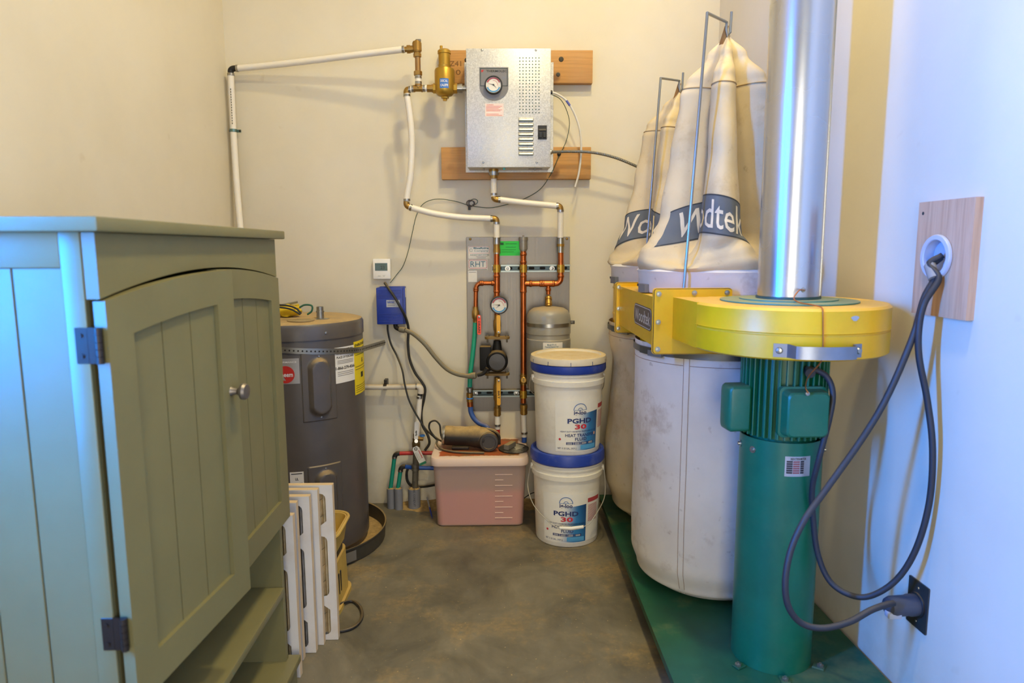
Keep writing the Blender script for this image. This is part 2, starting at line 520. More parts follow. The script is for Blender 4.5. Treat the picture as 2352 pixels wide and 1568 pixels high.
# ================================================================== air filters
CARD = M('white_filter_card', '#d8d2c8', 0.75, var=0.03, stain=0.25, scol='#b79b70')
CEDGE = M('brown_card_edge', '#c9b08c', 0.85)
PLEAT = M('pleated_filter_media', '#cdb68a', 0.9, var=0.12, vs_=30, stain=0.5, scol='#6d5a3c', sscale=18)
DPLEAT = M('grey_filter_media', '#98928a', 0.9, var=0.15, vs_=30, stain=0.4, scol='#4c463c', sscale=18)
def air_filter(u, v, w, h, media, label, tw=0.0):
    p = pz(u, v, 0.0); x1, y = p.x, p.y; x0 = x1 - w; th = 0.022
    t = thing('air_filter', label, 'air filter', ((x0 + x1) / 2, y, 0), 'pleated air filters stacked beside the cabinet')
    fmf = lambda a, b, q: Vector((x0 + a, y + q, b + 0.001))
    bd = 0.021; bar = 0.022
    cols = 5
    cw = (w - 2 * bd - (cols - 1) * bar) / cols
    m = MB()
    # diecut frame: solid card strips around slots with rounded and slanted corners
    xs = [(bd + i * (cw + bar), bd + i * (cw + bar) + cw) for i in range(cols)]
    zs = [(0.035 * h, 0.252 * h), (0.288 * h, 0.677 * h), (0.721 * h, 0.947 * h)]
    for q0, q1 in ((0, 0.0012), (th - 0.0012, th)):
        ed = [0] + [e for a in xs for e in a] + [w]
        for i in range(0, len(ed), 2): m.prism([(ed[i], 0), (ed[i + 1], 0), (ed[i + 1], h), (ed[i], h)], fmf, q0, q1)
        for a, b in xs:
            ze = [0] + [e for z in zs for e in z] + [h]
            for i in range(0, len(ze), 2): m.prism([(a, ze[i]), (b, ze[i]), (b, ze[i + 1]), (a, ze[i + 1])], fmf, q0, q1)
            for k, (z0, z1) in enumerate(zs):
                c = 0.016
                for ex, sx in ((a, 1), (b, -1)):
                    for ez, sz, slant in ((z0, 1, k == 2), (z1, -1, k == 0)):
                        if slant: m.prism([(ex, ez), (ex + sx * cw * 0.5, ez), (ex, ez + sz * 0.026)], fmf, q0, q1)
                        else: m.prism([(ex, ez)] + [(ex + sx * (c - c * math.sin(R_(g))), ez + sz * (c - c * math.cos(R_(g)))) for g in (0, 30, 60, 90)], fmf, q0, q1)
    obj('frame', m, CARD, t)
    e = MB().box((x0, y + 0.0013, 0.001), (x0 + 0.002, y + th - 0.0013, h)).box((x1 - 0.0015, y + 0.0013, 0.001), (x1 + 0.0005, y + th - 0.0013, h + 0.001)).box((x0, y + 0.0013, h - 0.001), (x1, y + th - 0.0013, h + 0.0015))
    obj('edge', e, CEDGE, t, label='brown cardboard edge')
    n = 26; ps = []
    for i in range(n * 2 + 1):
        ps.append((x0 + 0.02 + (w - 0.04) * i / (2 * n), y + (0.0016 if i % 2 else 0.016)))
    g = MB().grid(lambda a, b: Vector((ps[round(a * 2 * n)][0], ps[round(a * 2 * n)][1], 0.02 + (h - 0.04) * b)), 2 * n, 1)
    obj('pleats', g, media, t, ang=10)
    k = MB()
    for i in range(8):
        z = 0.04 + (h - 0.08) * i / 8
        for j in range(6):
            xa = x0 + 0.03 + (w - 0.06) * j / 6; dx = (w - 0.06) / 6
            k.tube([(xa, y + 0.002, z), (xa + dx, y + 0.002, z + (h - 0.08) / 8)], 0.0007, 4)
    obj('support_mesh', k, M('filter_wire', '#8f8a7c', 0.4, 0.8), t)
air_filter(777, 1469, 0.47, 0.497, PLEAT, 'white card air filter farthest from the cabinet, tan pleats showing')
air_filter(744, 1481, 0.44, 0.492, PLEAT, 'white card air filter second from the yellow housing')
air_filter(726, 1499, 0.43, 0.487, DPLEAT, 'white card air filter with dark grey media in its slots')
air_filter(697, 1517, 0.42, 0.483, PLEAT, 'white card air filter with only its narrow margin showing beside the cabinet')
air_filter(690, 1556, 0.40, 0.478, PLEAT, 'white card air filter leaning nearest to the cabinet side')

# ================================================================== yellow housing behind the filters
YH = M('dusty_mustard_plastic', '#c2a04a', 0.55, var=0.08, dust=0.5, stain=0.4, scol='#8a7038')
BLK = M('black_plastic', '#1d1c1b', 0.5, dust=0.25)
yh = thing('tool_housing', 'dusty mustard yellow plastic housing with an open top tray beside the filters', 'power tool', (-0.66, 2.2, 0))
def rbox(m, x0, x1, y0, y1, z0, z1, r0, grow=0.0, hollow=None):
    cx, cy = (x0 + x1) / 2, (y0 + y1) / 2
    r = []
    for z, g in ((z0, 0), (z1, grow)):
        r.append([Vector((cx + a, cy + b, z)) for a, b in rr(x1 - x0 + 2 * g, y1 - y0 + 2 * g, r0, 5)])
    if hollow:
        for z, g in ((z1, grow - hollow), (z0 + hollow, -hollow)):
            r.append([Vector((cx + a, cy + b, z)) for a, b in rr(x1 - x0 + 2 * g, y1 - y0 + 2 * g, max(r0 - hollow, 0.004), 5)])
    return m.loft(r)
obj('base_flange', rbox(MB(), -0.80, -0.537, 2.09, 2.345, 0.0, 0.016, 0.05), YH, yh)
bd = obj('body', rbox(MB(), -0.79, -0.546, 2.10, 2.335, 0.016, 0.165, 0.05, -0.004), YH, yh)
sl = MB()
for yy in (2.165, 2.19):
    sl.box((-0.552, yy, 0.05), (-0.5455, yy + 0.008, 0.125), 0.002, 1)
obj('vent_slots', sl, BLK, bd)
obj('neck_band', rbox(MB(), -0.778, -0.558, 2.112, 2.323, 0.165, 0.198, 0.05), BLK, yh)
obj('top_tray', rbox(MB(), -0.785, -0.552, 2.105, 2.33, 0.198, 0.272, 0.05, 0.012, 0.008), YH, yh)
obj('tray_rim', MB().tube([Vector((-0.6685 + a, 2.2175 + b, 0.272)) for a, b in rr(0.262, 0.255, 0.055, 6)] + [Vector((-0.6685 + 0.131, 2.2175 + 0.0725, 0.272))], 0.0055, 8), YH, yh)
cp = [pz(790, 1385, 0.02), pz(806, 1380, 0.006), pz(826, 1392, 0.006), pz(832, 1412, 0.006), pz(822, 1432, 0.006), pz(800, 1445, 0.006), Vector((-0.535, 2.02, 0.006)), Vector((-0.60, 2.04, 0.006))]
cp[0].x = -0.56; cp[0].y = 2.15
obj('power_cord', MB().tube(cp, 0.0055, 8, smooth=6), BLK, yh, label='black power cord looped on the floor')

# ================================================================== water heater
HX, HY, HR = -0.815, 2.72, 0.258
TANK = M('grey_tank_enamel', '#56504b', 0.32, var=0.04, dust=0.85, stain=0.1)
wh = thing('water_heater', 'dark grey cylindrical electric water heater behind the green cabinet', 'water heater', (HX, HY, 0.012))
c0 = (HX, HY, 0)
tank = obj('tank', MB().prof(c0, Z, [(0.0005, 0.012), (HR - 0.012, 0.012), (HR - 0.012, 0.03), (HR - 0.004, 0.035), (HR, 0.04), (HR, 0.885), (0.0005, 0.885)], 64), TANK, wh)
obj('top_cap', MB().prof(c0, Z, [(HR + 0.0005, 0.868), (HR + 0.004, 0.868), (HR + 0.004, 0.915), (HR - 0.002, 0.926), (HR - 0.02, 0.931), (0.15, 0.938), (0.0005, 0.94)], 64), TANK, wh)
scr = M('zinc_screw', '#a9a69c', 0.35, 0.9)
for ph in (-40, 2, 40):
    p = Vector((HX, HY, 0.893)) + cdir(ph) * (HR + 0.003)
    obj('screw', MB().prof(p, cdir(ph), [(0.0005, 0), (0.006, 0), (0.0045, 0.003), (0.0005, 0.004)], 10), scr, wh)
def hpanel(ph0, ph1, z0, z1, bump):
    f = on_cyl(HX, HY, HR, 0, 0)
    m = MB()
    w = R_(ph1 - ph0) * HR; cph = (ph0 + ph1) / 2
    g = on_cyl(HX, HY, HR, cph, (z0 + z1) / 2)
    h = z1 - z0
    def fn(a, b):
        s, q = (a - 0.5) * w, (b - 0.5) * h
        ex = min(a, 1 - a) * w; ez = min(b, 1 - b) * h
        t = 0.0035 * min(1, min(ex, ez) / 0.004)
        # long pill-shaped bulge
        hl = max(h / 2 - 0.062, 0.0) - 0.0
        cz = max(-hl, min(hl, q))
        dd = math.hypot(s, q - cz)
        k = max(0, min(1, (0.044 - dd) / 0.016))
        t += 0.02 * k * k * (3 - 2 * k)
        return g(s, q, t)
    m.grid(fn, 28, 56)
    o = obj('access_panel', m, TANK, wh)
    for q in (h / 2 - 0.015, -h / 2 + 0.015):
        obj('screw', MB().prof(g(0, q, 0.003), cdir(cph), [(0.0005, 0), (0.0045, 0), (0.0035, 0.003), (0.0005, 0.0035)], 10), scr, o)
    return o
hpanel(18.5, 48, 0.563, 0.823, True)
hpanel(20, 50, 0.155, 0.393, True)
def cyl_label(name, par, cx, cy, r, ph0, ph1, z0, z1, mat, th=0.0008, label=None):
    w = R_(ph1 - ph0) * r
    f = on_cyl(cx, cy, r, (ph0 + ph1) / 2, (z0 + z1) / 2)
    o = obj(name, MB().slab(lambda a, b, t: f((a - 0.5) * w, (b - 0.5) * (z1 - z0), t), 12, 2, th), mat, par, label=label)
    return o, f, w, z1 - z0
WLAB = M('white_label_paper', '#dcd8cf', 0.6, var=0.02)
INK = M('black_print', '#23211f', 0.6)
YLAB = M('yellow_label_paper', '#e3c715', 0.6, var=0.02)
def lines(par, f, rows, mat, lift=0.0012, name='lettering'):
    m = MB()
    for (txt, a, b, h, w, bo) in rows:
        m.text(txt, lambda x, y, t, a=a, b=b: f(x + a, y + b, t), h, w, bo, lift)
    return obj(name, m, mat, par, flat=True)
def bars(par, f, rows, mat, lift=0.0012, name='print_lines'):
    m = MB()
    for (a0, a1, b0, b1) in rows:
        n = 6
        m.slab(lambda u, v, t: f(a0 + (a1 - a0) * u, b0 + (b1 - b0) * v, lift + t), n, 1, 0.0001)
    return obj(name, m, mat, par)
o, f, w, h = cyl_label('notice_label', wh, HX, HY, HR, 47.5, 71, 0.695, 0.832, WLAB)
lines(o, f, [('DO NOT RETURN', 0, h * 0.43, 0.008, w * 0.8, 0.02), ('WATER HEATER TO THE', 0, h * 0.33, 0.0085, w * 0.92, 0.025), ('PLACE OF PURCHASE', 0, h * 0.22, 0.0085, w * 0.85, 0.025), ('1-866-279-4566', 0, -h * 0.08, 0.011, w * 0.96, 0.03)], INK)
bars(o, f, [(-w * 0.4, w * 0.4, h * q, h * q + 0.0022) for q in (0.12, 0.08, 0.04, -0.2, -0.25, -0.3)], M('grey_print', '#8a867e', 0.6))
o, f, w, h = cyl_label('energy_label', wh, HX, HY, HR, 70.5, 100, 0.632, 0.842, YLAB, 0.0012)
lines(o, f, [('ENERGYGUIDE', 0, h * 0.43, 0.010, w * 0.9, 0.03), ('$', w * 0.05, h * 0.12, 0.016, 0.014, 0.03)], INK, 0.0016)
bars(o, f, [(-w * 0.45, w * 0.45, h * q, h * q + 0.0018) for q in (0.36, 0.3, 0.24, 0.02, -0.03, -0.34, -0.38, -0.42, -0.46)] + [(-w * 0.1, w * 0.1, -h * 0.2, -h * 0.1)], INK, 0.0016)
o, f, w, h = cyl_label('brand_badge', wh, HX, HY, HR, -8, 17.5, 0.712, 0.806, M('silver_badge', '#a5a19b', 0.4, 0.4))
RED = M('badge_red', '#b8281f', 0.45)
n = 28
obj('badge_disc', MB().prism([(0.032 * math.cos(2 * math.pi * i / n), 0.032 * math.sin(2 * math.pi * i / n)) for i in range(n)], lambda a, b, t: f(a + 0.008, b - 0.012, t), 0.0009, 0.0016), RED, o)
lines(o, f, [('Rheem', 0.008, -0.012, 0.017, 0.052, 0.02)], WLAB, 0.002)
lines(o, f, [('PERFORMANCE', 0.008, h * 0.36, 0.006, w * 0.7, 0.02)], WLAB, 0.0012, 'small_lettering')
o, f, w, h = cyl_label('approval_sticker', wh, HX, HY, HR, 6, 17, 0.295, 0.378, WLAB)
lines(o, f, [('UL', 0, 0.014, 0.010, 0.012, 0.02)], INK)
bars(o, f, [(-w * 0.4, w * 0.4, h * q, h * q + 0.003) for q in (0.4, -0.05, -0.12)] + [(-w * 0.4, w * 0.4, -h * 0.24, -h * 0.16)] + [(-w * 0.25 + i * 0.004, -w * 0.25 + i * 0.004 + 0.002, -h * 0.45, -h * 0.32) for i in range(7)], INK)
m = MB().tube([Vector((HX, HY, 0.865)) + cdir(0) * 0, Vector((HX, HY, 0.865))], 0.001, 4) if False else None
zinc = M('galvanised_pipe', '#98958a', 0.38, 0.85)
np_ = py(735, 712, 2.62)
obj('pipe_nipple', MB().prof((np_.x, 2.62, 0.93), Z, [(0.0005, 0), (0.034, 0), (0.034, 0.006), (0.014, 0.008), (0.0135, 0.03), (0.0155, 0.03), (0.0155, 0.036), (0.013, 0.037), (0.013, 0.052), (0.010, 0.052), (0.010, 0.03), (0.0005, 0.03)], 20), zinc, wh)
obj('junction_cover', MB().prof((py(690, 715, 2.56).x, 2.56, 0.934), Z, [(0.0005, 0), (0.05, 0), (0.05, 0.004), (0.0005, 0.005)], 24), M('dusty_plate', '#a08d67', 0.7, 0.3), wh)
def at(u, v, y): return py(u, v, y)
WIREB = M('black_wire', '#22231f', 0.5)
WIREG = M('green_wire', '#1f5a40', 0.5)
obj('wire', MB().tube([at(640, 700, 2.56), at(662, 702, 2.56), at(680, 708, 2.56), at(692, 720, 2.56)], 0.0035, 8, smooth=5), WIREB, wh)
obj('wire', MB().tube([at(640, 705, 2.55), at(668, 710, 2.55), at(690, 722, 2.55)], 0.0035, 8, smooth=5), WIREB, wh)
obj('wire', MB().tube([at(688, 706, 2.57), at(700, 700, 2.57), at(716, 702, 2.57), at(716, 714, 2.57), at(706, 722, 2.57)], 0.0035, 8, smooth=5), WIREG, wh)
# yellow bag of fittings lying on the heater
yb_ = thing('parts_bag', 'crumpled yellow plastic bag lying on top of the grey water heater', 'bag', (py(650, 700, 2.6).x, 2.66, 0.94))
bx_ = py(655, 700, 2.64).x
def blob(a, b):
    th, ph = a * 2 * math.pi, (b - 0.5) * math.pi
    d = Vector((math.cos(ph) * math.cos(th), math.cos(ph) * math.sin(th), math.sin(ph)))
    r = 1 + 0.35 * noise.noise(d * 3.1)
    return Vector((bx_ + d.x * 0.055 * r, 2.66 + d.y * 0.04 * r, 0.965 + d.z * 0.024 * r))
obj('bag_body', MB().grid(blob, 24, 14, True), M('yellow_plastic_film', '#d9b61e', 0.35), yb_)
obj('metal_stick', MB().cyl((bx_ - 0.02, 2.65, 0.985), (bx_ + 0.045, 2.65, 0.998), 0.0045, n=10), zinc, yb_)

# perforated strap holding the heater
st_ = thing('hanger_strap', 'perforated galvanised strap tying the water heater to the wall', 'strap', (HX + HR, HY, 0.78))
path = []
for i in range(25):
    ph = -75 + 158 * i / 24
    path.append((Vector((HX, HY, 0.845 - 0.04 * max(0, (ph + 10)) / 93)) + cdir(ph) * (HR + 0.0035), cdir(ph)))
we = W(884, 786, 0.004)
for i in range(1, 7):
    a = path[24][0].lerp(we, i / 6) if i else None
    path.append((a, Vector((0.9, -0.4, 0)).normalized()))
ms = MB()
rings = []
for p, nrm in path: rings.append([p - Z * 0.011, p + Z * 0.011, p + Z * 0.011 + nrm * 0.0012, p - Z * 0.011 + nrm * 0.0012])
ms.loft(rings)
obj('strap_band', ms, zinc, st_)
mh = MB()
pp = cr([p + nrm * 0.0014 for p, nrm in path], 4)
acc = 0
for i in range(1, len(pp)):
    acc += (pp[i] - pp[i - 1]).length
    if acc > 0.0145:
        acc = 0
        k = min(int(i / 4), len(path) - 1)
        mh.prof(pp[i], path[k][1], [(0.0005, 0), (0.0034, 0), (0.0034, 0.0003), (0.0005, 0.0003)], 8)
obj('strap_holes', mh, M('hole_dark', '#2b2722', 0.9), st_, kind='stuff')
obj('screw', MB().prof(we + Vector((-0.012, -0.001, 0)), -Y, [(0.0005, 0), (0.008, 0), (0.008, 0.003), (0.0005, 0.004)], 6), M('rusty_screw', '#8a6a3a', 0.6, 0.6), st_)

# drain pan
PAN = M('black_drain_pan', '#39352c', 0.5, var=0.1, dust=0.6)
dp = thing('drain_pan', 'round black drain pan full of sawdust under the water heater', 'drain pan', (HX, HY, 0))
PR = 0.327
obj('pan_dish', MB().prof(c0, Z, [(0.0005, 0), (PR - 0.008, 0), (PR - 0.004, 0.004), (PR, 0.06), (PR + 0.004, 0.062), (PR + 0.003, 0.066), (PR - 0.003, 0.064), (PR - 0.008, 0.008), (0.0005, 0.007)], 72, caps=False), PAN, dp)
sd = MB().prof(c0, Z, [(0.0005, 0.0075), (PR - 0.0085, 0.0075), (PR - 0.02, 0.0105), (0.0005, 0.0115)], 60)
SAW = M('sawdust', '#b0905a', 0.95, var=0.15, vs_=60, bump=0.6, bs=180)
obj('sawdust_layer', sd, SAW, dp, kind='stuff')
pd = cdir(22.5)
pb = Vector((HX, HY, 0.03)) + pd * PR
fit = MB().prof(pb - pd * 0.004, pd, [(0.0005, 0), (0.026, 0), (0.026, 0.012), (0.022, 0.013), (0.022, 0.045), (0.017, 0.045), (0.017, 0.012), (0.0005, 0.012)], 28)
obj('drain_fitting', fit, M('white_pvc', '#d9d2c4', 0.4, dust=0.2), dp, label='white plastic drain fitting')
o, f, w, h = cyl_label('pan_sticker', dp, HX, HY, PR + 0.002, 33, 50, 0.012, 0.052, M('grey_sticker', '#6b675d', 0.6))

# ================================================================== heating wall: shared helpers
PEX = M('white_pex', '#e4ddcf', 0.38, var=0.02)
BRASS = M('cast_brass', '#a8813f', 0.38, 0.75, var=0.1, stain=0.2, scol='#6d5228')
GOLD = M('gold_brass', '#b89035', 0.36, 0.7, var=0.05, dust=0.3)
COPPER = M('copper_pipe', '#c06a37', 0.3, 0.92, var=0.12, vs_=25, stain=0.25, scol='#7c3d1e')
STEEL = M('crimp_steel', '#a5a197', 0.3, 0.92)
def ring(par, p, ax, r=0.0148, w=0.009, name='crimp_ring'):
    ax = Vector(ax).normalized()
    return obj(name, MB().prof(Vector(p) - ax * w / 2, ax, [(r - 0.003, 0), (r, 0), (r, w), (r - 0.003, w)], 20, caps=False), STEEL, par)
def fit(par, name, p, ax, segs, mat, n=18, label=None):
    """stack of turned sections starting at p: (radius, length)"""
    ax = Vector(ax).normalized(); pr_ = [(0.0005, 0)]; d = 0
    for r, l in segs:
        pr_ += [(r, d), (r, d + l)]; d += l
    pr_.append((0.0005, d))
    return obj(name, MB().prof(p, ax, pr_, n), mat, par, label=label)
def hexn(par, p, ax, r, l, mat=BRASS, name='hex_nut'):
    ax = Vector(ax).normalized()
    return obj(name, MB().prof(Vector(p) - ax * l / 2, ax, [(0.0005, 0), (r * 0.93, 0), (r, l * 0.12), (r, l * 0.88), (r * 0.93, l), (0.0005, l)], 6), mat, par, ang=20)
def elbow(par, a, c, b, r, mat=BRASS, name='elbow'):
    a, c, b = Vector(a), Vector(c), Vector(b)
    pts = [a] + [a.lerp(c, 0.5)] + [(a * (1 - t) ** 2 + c * 2 * t * (1 - t) + b * t * t) for t in (0.2, 0.35, 0.5, 0.65, 0.8)]
    pts = [a * (1 - t) ** 2 + c * 2 * t * (1 - t) + b * t * t for t in [i / 10 for i in range(11)]]
    return obj(name, MB().tube(pts, r, 14), mat, par)

# ------------------------------------------------------------------ feed pipe in the corner
fp = thing('feed_pipe', 'white plastic pipe running down the room corner and across to the brass valve', 'pipe', W(560, 600, 0.02))
vp = [W(530, 170, 0.045), W(532, 220, 0.04), W(536, 300, 0.035), W(542, 400, 0.045), W(550, 500, 0.07), W(562, 620, 0.12), W(574, 760, 0.18)]
obj('pipe', MB().tube(vp, 0.0135, 14, smooth=8), PEX, fp)
hp = [W(543, 157, 0.048), W(600, 152, 0.055), W(700, 141, 0.08), W(820, 126, 0.115), W(930, 113, 0.15)]
obj('pipe', MB().tube(hp, 0.0135, 14, smooth=8), PEX, fp)
elbow(fp, W(530, 166, 0.046), W(529, 157, 0.046), W(541, 157, 0.047), 0.0125, M('black_fitting', '#2a2826', 0.45, 0.4))
ring(fp, W(530, 171, 0.046), Z); ring(fp, W(545, 157, 0.048), X); ring(fp, W(926, 113.5, 0.149), X)
cl = MB()
c_ = W(536, 300, 0.035)
cl.prof(c_ - Z * 0.006, Z, [(0.0136, 0), (0.0155, 0), (0.0155, 0.012), (0.0136, 0.012)], 18, caps=False)
cl.box(c_ + Vector((-0.019, 0.008, -0.006)), c_ + Vector((0.03, 0.0125, 0.006)), 0.001, 1)
o = obj('pipe_clamp', cl, M('teal_steel', '#6d8a86', 0.35, 0.8), fp)
for dx in (-0.017, 0.025): obj('screw', MB().prof(c_ + Vector((dx, 0.008, 0)), -Y, [(0.0005, 0), (0.005, 0), (0.004, 0.003), (0.0005, 0.004)], 8), HING, o)
PRN = M('pipe_print', '#55503f', 0.7)
pm = MB()
for i, v in enumerate(range(205, 285, 6)):
    a = W(530.2 + (v - 205) * 0.05, v, 0.0535)
    pm.box(a + Vector((-0.0012, -0.0030, -0.004)), a + Vector((0.0018, -0.0026, 0.003)))
obj('pipe_marking', pm, PRN, fp)

# ------------------------------------------------------------------ brass balancing valve
OFF = 0.15
bv = thing('brass_valve', 'brass angle valve with a screw cap at the end of the white pipe', 'valve', W(960, 196, OFF))
a = W(958, 123, OFF)
fit(bv, 'valve_body', a, Z, [(0.0135, 0.006), (0.0175, 0.004), (0.0195, 0.032), (0.017, 0.005), (0.008, 0.005)], BRASS)
fit(bv, 'side_port', W(958, 112.5, OFF), W(930, 113.5, OFF) - W(958, 112.5, OFF), [(0.013, 0.02), (0.0145, 0.008), (0.0165, 0.014), (0.011, 0.012)], BRASS)
obj('cap_screw', MB().box(W(955, 95, OFF) + Vector((0, -0.004, 0)), W(967, 90, OFF) + Vector((0, 0.004, 0)), 0.001, 1), STEEL, bv)
hexn(bv, W(958.5, 127, OFF), Z, 0.0165, 0.016)
fit(bv, 'stem_tube', W(960, 165, OFF), Z, [(0.0115, 0.062)], M('bronze_tube', '#a07a48', 0.42, 0.7))
hexn(bv, W(960, 168.5, OFF), Z, 0.0175, 0.018)
obj('pipe', MB().cyl(W(961, 198, OFF), W(960.5, 173, OFF), 0.0125), PEX, bv)
ring(bv, W(960.5, 177.5, OFF), Z, 0.0142); ring(bv, W(961, 190, OFF), Z, 0.0142)

# ------------------------------------------------------------------ loop from tee down to the panel
lp = thing('return_pipe', 'white plastic pipe looping from the brass tee down to the copper manifold', 'pipe', W(1141, 545, 0.08))
fit(lp, 'tee', W(950, 203.5, OFF), X, [(0.0145, 0.006), (0.0125, 0.026), (0.0145, 0.006)], BRASS)
fit(lp, 'tee_branch', W(961, 204, OFF), Z, [(0.0125, 0.012), (0.0145, 0.006)], BRASS)
obj('pipe', MB().cyl(W(940, 206, OFF), W(951, 203.5, OFF), 0.0125), PEX, lp)
obj('pipe', MB().cyl(W(971, 203, OFF), W(990, 202, OFF), 0.0125), PEX, lp)
for u, v in ((941, 205.5), (948, 204), (974, 203), (984, 202.6)): ring(lp, W(u, v, OFF), X, 0.0142, 0.008)
elbow(lp, W(939, 206, OFF), W(933, 206, OFF), W(934, 216, OFF), 0.0132)
path = [W(934, 215, OFF), W(938, 240, OFF), W(944, 290, 0.145), W(946, 340, 0.14), W(943, 400, 0.135), W(936, 445, 0.13), W(934, 462, 0.13)]
obj('pipe', MB().tube(path, 0.0135, 14, smooth=8), PEX, lp)
ring(lp, W(934.5, 219, OFF), Z); ring(lp, W(934.5, 459, 0.13), Z)
elbow(lp, W(934, 463, 0.13), W(932, 473, 0.13), W(941, 475, 0.13), 0.0132)
path = [W(940, 475, 0.13), W(960, 481, 0.13), W(1000, 491, 0.125), W(1060, 499, 0.115), W(1130, 502, 0.10)]
obj('pipe', MB().tube(path, 0.0135, 14, smooth=8), PEX, lp)
ring(lp, W(944, 476.5, 0.13), W(950, 479, 0.13) - W(940, 475, 0.13)); ring(lp, W(1129, 502, 0.10), X)
elbow(lp, W(1131, 502, 0.10), W(1141, 501, 0.10), W(1140.5, 510, 0.10), 0.0132)
ring(lp, W(1140.5, 512, 0.10), Z)
obj('pipe', MB().tube([W(1140.5, 509, 0.10), W(1141, 545, 0.095)], 0.0130, 14), PEX, lp)

# ------------------------------------------------------------------ air separator
asp = thing('air_separator', 'gold brass air separator with a blue label left of the boiler', 'air separator', W(1022, 232, OFF))
a = W(1022, 223, OFF)
k = 0.00186
obj('vessel', MB().prof(a, Z, [(0.0005, 0), (0.014, 0), (0.030, 0.006), (0.039, 0.016), (0.042, 0.03), (0.042, 0.104), (0.039, 0.112), (0.026, 0.116), (0.0255, 0.122), (0.0265, 0.124), (0.0265, 0.128), (0.0245, 0.129), (0.0245, 0.172), (0.0275, 0.173), (0.0275, 0.184), (0.021, 0.190), (0.0005, 0.190)], 40), GOLD, asp)
obj('cap', MB().cyl(a + Vector((-0.012, 0, 0.19)), a + Vector((-0.012, 0, 0.205)), 0.006, n=12), GOLD, asp)
fit(asp, 'drain_plug', a + Z * 0.003, -Z, [(0.016, 0.009), (0.0085, 0.009)], GOLD, 8)
for s, u0 in ((-1, 999), (1, 1046)):
    p = W(u0, 203, OFF)
    hexn(asp, p, X, 0.0205, 0.016, GOLD)
fit(asp, 'side_port', W(1003, 203, OFF), -X, [(0.017, 0.02), (0.015, 0.02)], BRASS)
fit(asp, 'side_port', W(1040, 203, OFF), X, [(0.017, 0.028), (0.0185, 0.012), (0.012, 0.016)], STEEL)
o, f, w, h = cyl_label('name_label', asp, a.x, a.y, 0.0422, -24, 26, a.z + 0.028, a.z + 0.066, M('blue_label', '#2f6fc0', 0.45), 0.0006)
lines(o, f, [('DISCAL', 0, h * 0.24, 0.010, w * 0.8, 0.02), ('CALEFFI', 0, -h * 0.2, 0.010, w * 0.85, 0.02)], M('white_print', '#e8e6e0', 0.5), 0.001)

# ------------------------------------------------------------------ mounting boards
FIR = wood('fir_board', '#a87638', '#bd8a4a', 0)
def board(u0, v0, u1, v1, label):
    a, b = W(u0, v0, 0.038), W(u1, v1, 0.038)
    t = thing('mounting_board', label, 'board', ((a.x + b.x) / 2, D - 0.02, min(a.z, b.z)))
    obj('plank', MB().box((a.x, D - 0.0005, a.z), (b.x, D - 0.038, b.z), 0.002), FIR, t)
    for u, v, s in scr_b[label]:
        obj('screw', MB().prof(W(u, v, 0.038), -Y, [(0.0005, 0), (0.011 * s, 0), (0.010 * s, 0.002), (0.005, 0.003), (0.0005, 0.002)], 16), M('black_screw', '#3a352c', 0.5, 0.5), t)
    return t
L1 = 'fir board fixed across the wall behind the top of the boiler'
L2 = 'fir board fixed across the wall behind the foot of the boiler'
scr_b = {L1: [(1289, 136, 1.0), (1282, 171, 0.8), (1072, 138, 0.9)], L2: [(1284, 354, 0.8)]}
b1 = board(1009, 115, 1361, 191, L1)
b2 = board(1013, 338, 1357, 411, L2)
lines(b1, wallplane(1046, 146, 0.038), [('Z41', 0, 0, 0.022, 0.05, 0.0), ('10', 0.004, -0.036, 0.022, 0.036, 0.0)], M('stamp_ink', '#6d4a22', 0.8), 0.0006)

# ------------------------------------------------------------------ boiler
def galv():
    t = NT('spangled_galvanised')
    v = t.n('ShaderNodeTexVoronoi'); v.inputs['Scale'].default_value = 230
    t.l(t.co, v.inputs['Vector'])
    k = t.mix(0.55, t.ramp(t.noise(6, 3), [(0.3, '#a9a7a0'), (0.7, '#bdbbb4')]), v.outputs['Color'], 'SOFT_LIGHT')
    bw = t.n('ShaderNodeRGBToBW'); t.l(v.outputs['Color'], bw.inputs[0])
    k = t.mix(t.rng(bw.outputs[0], 0.2, 0.9, 0, 0.6), '#bdbcb8', '#e2e1dd')
    return t.done(k, t.rng(bw.outputs[0], 0.2, 0.9, 0.35, 0.5), 0.35)
GALV = galv()
YB = D - 0.19
A, B = py(1072, 250, YB), py(1265, 250, YB)
T_, Bt = py(1170, 111, YB).z, py(1170, 384, YB).z
bo = thing('electric_boiler', 'galvanised steel electric boiler box with a round gauge on its door', 'boiler', ((A.x + B.x) / 2, D - 0.1, Bt))
obj('back_plate', MB().box((W(1068, 250, 0.04).x, D - 0.0385, W(1170, 396, 0.04).z), (W(1271, 250, 0.04).x, D - 0.042, W(1170, 143, 0.04).z), 0.0008, 1), GALV, bo)
case = obj('case', MB().box((A.x + 0.0015, D - 0.042, Bt + 0.003), (B.x - 0.0015, YB + 0.002, T_ - 0.002), 0.001, 1), GALV, bo)
cov = obj('front_cover', MB().box((A.x, YB + 0.05, Bt), (B.x, YB, T_), 0.002, 2), GALV, bo)
F = lambda u, v: plane(py(u, v, YB), X, Z)
DARK = M('hole_dark', '#2b2722', 0.9)
pxb = YB / 1568 * 0.955
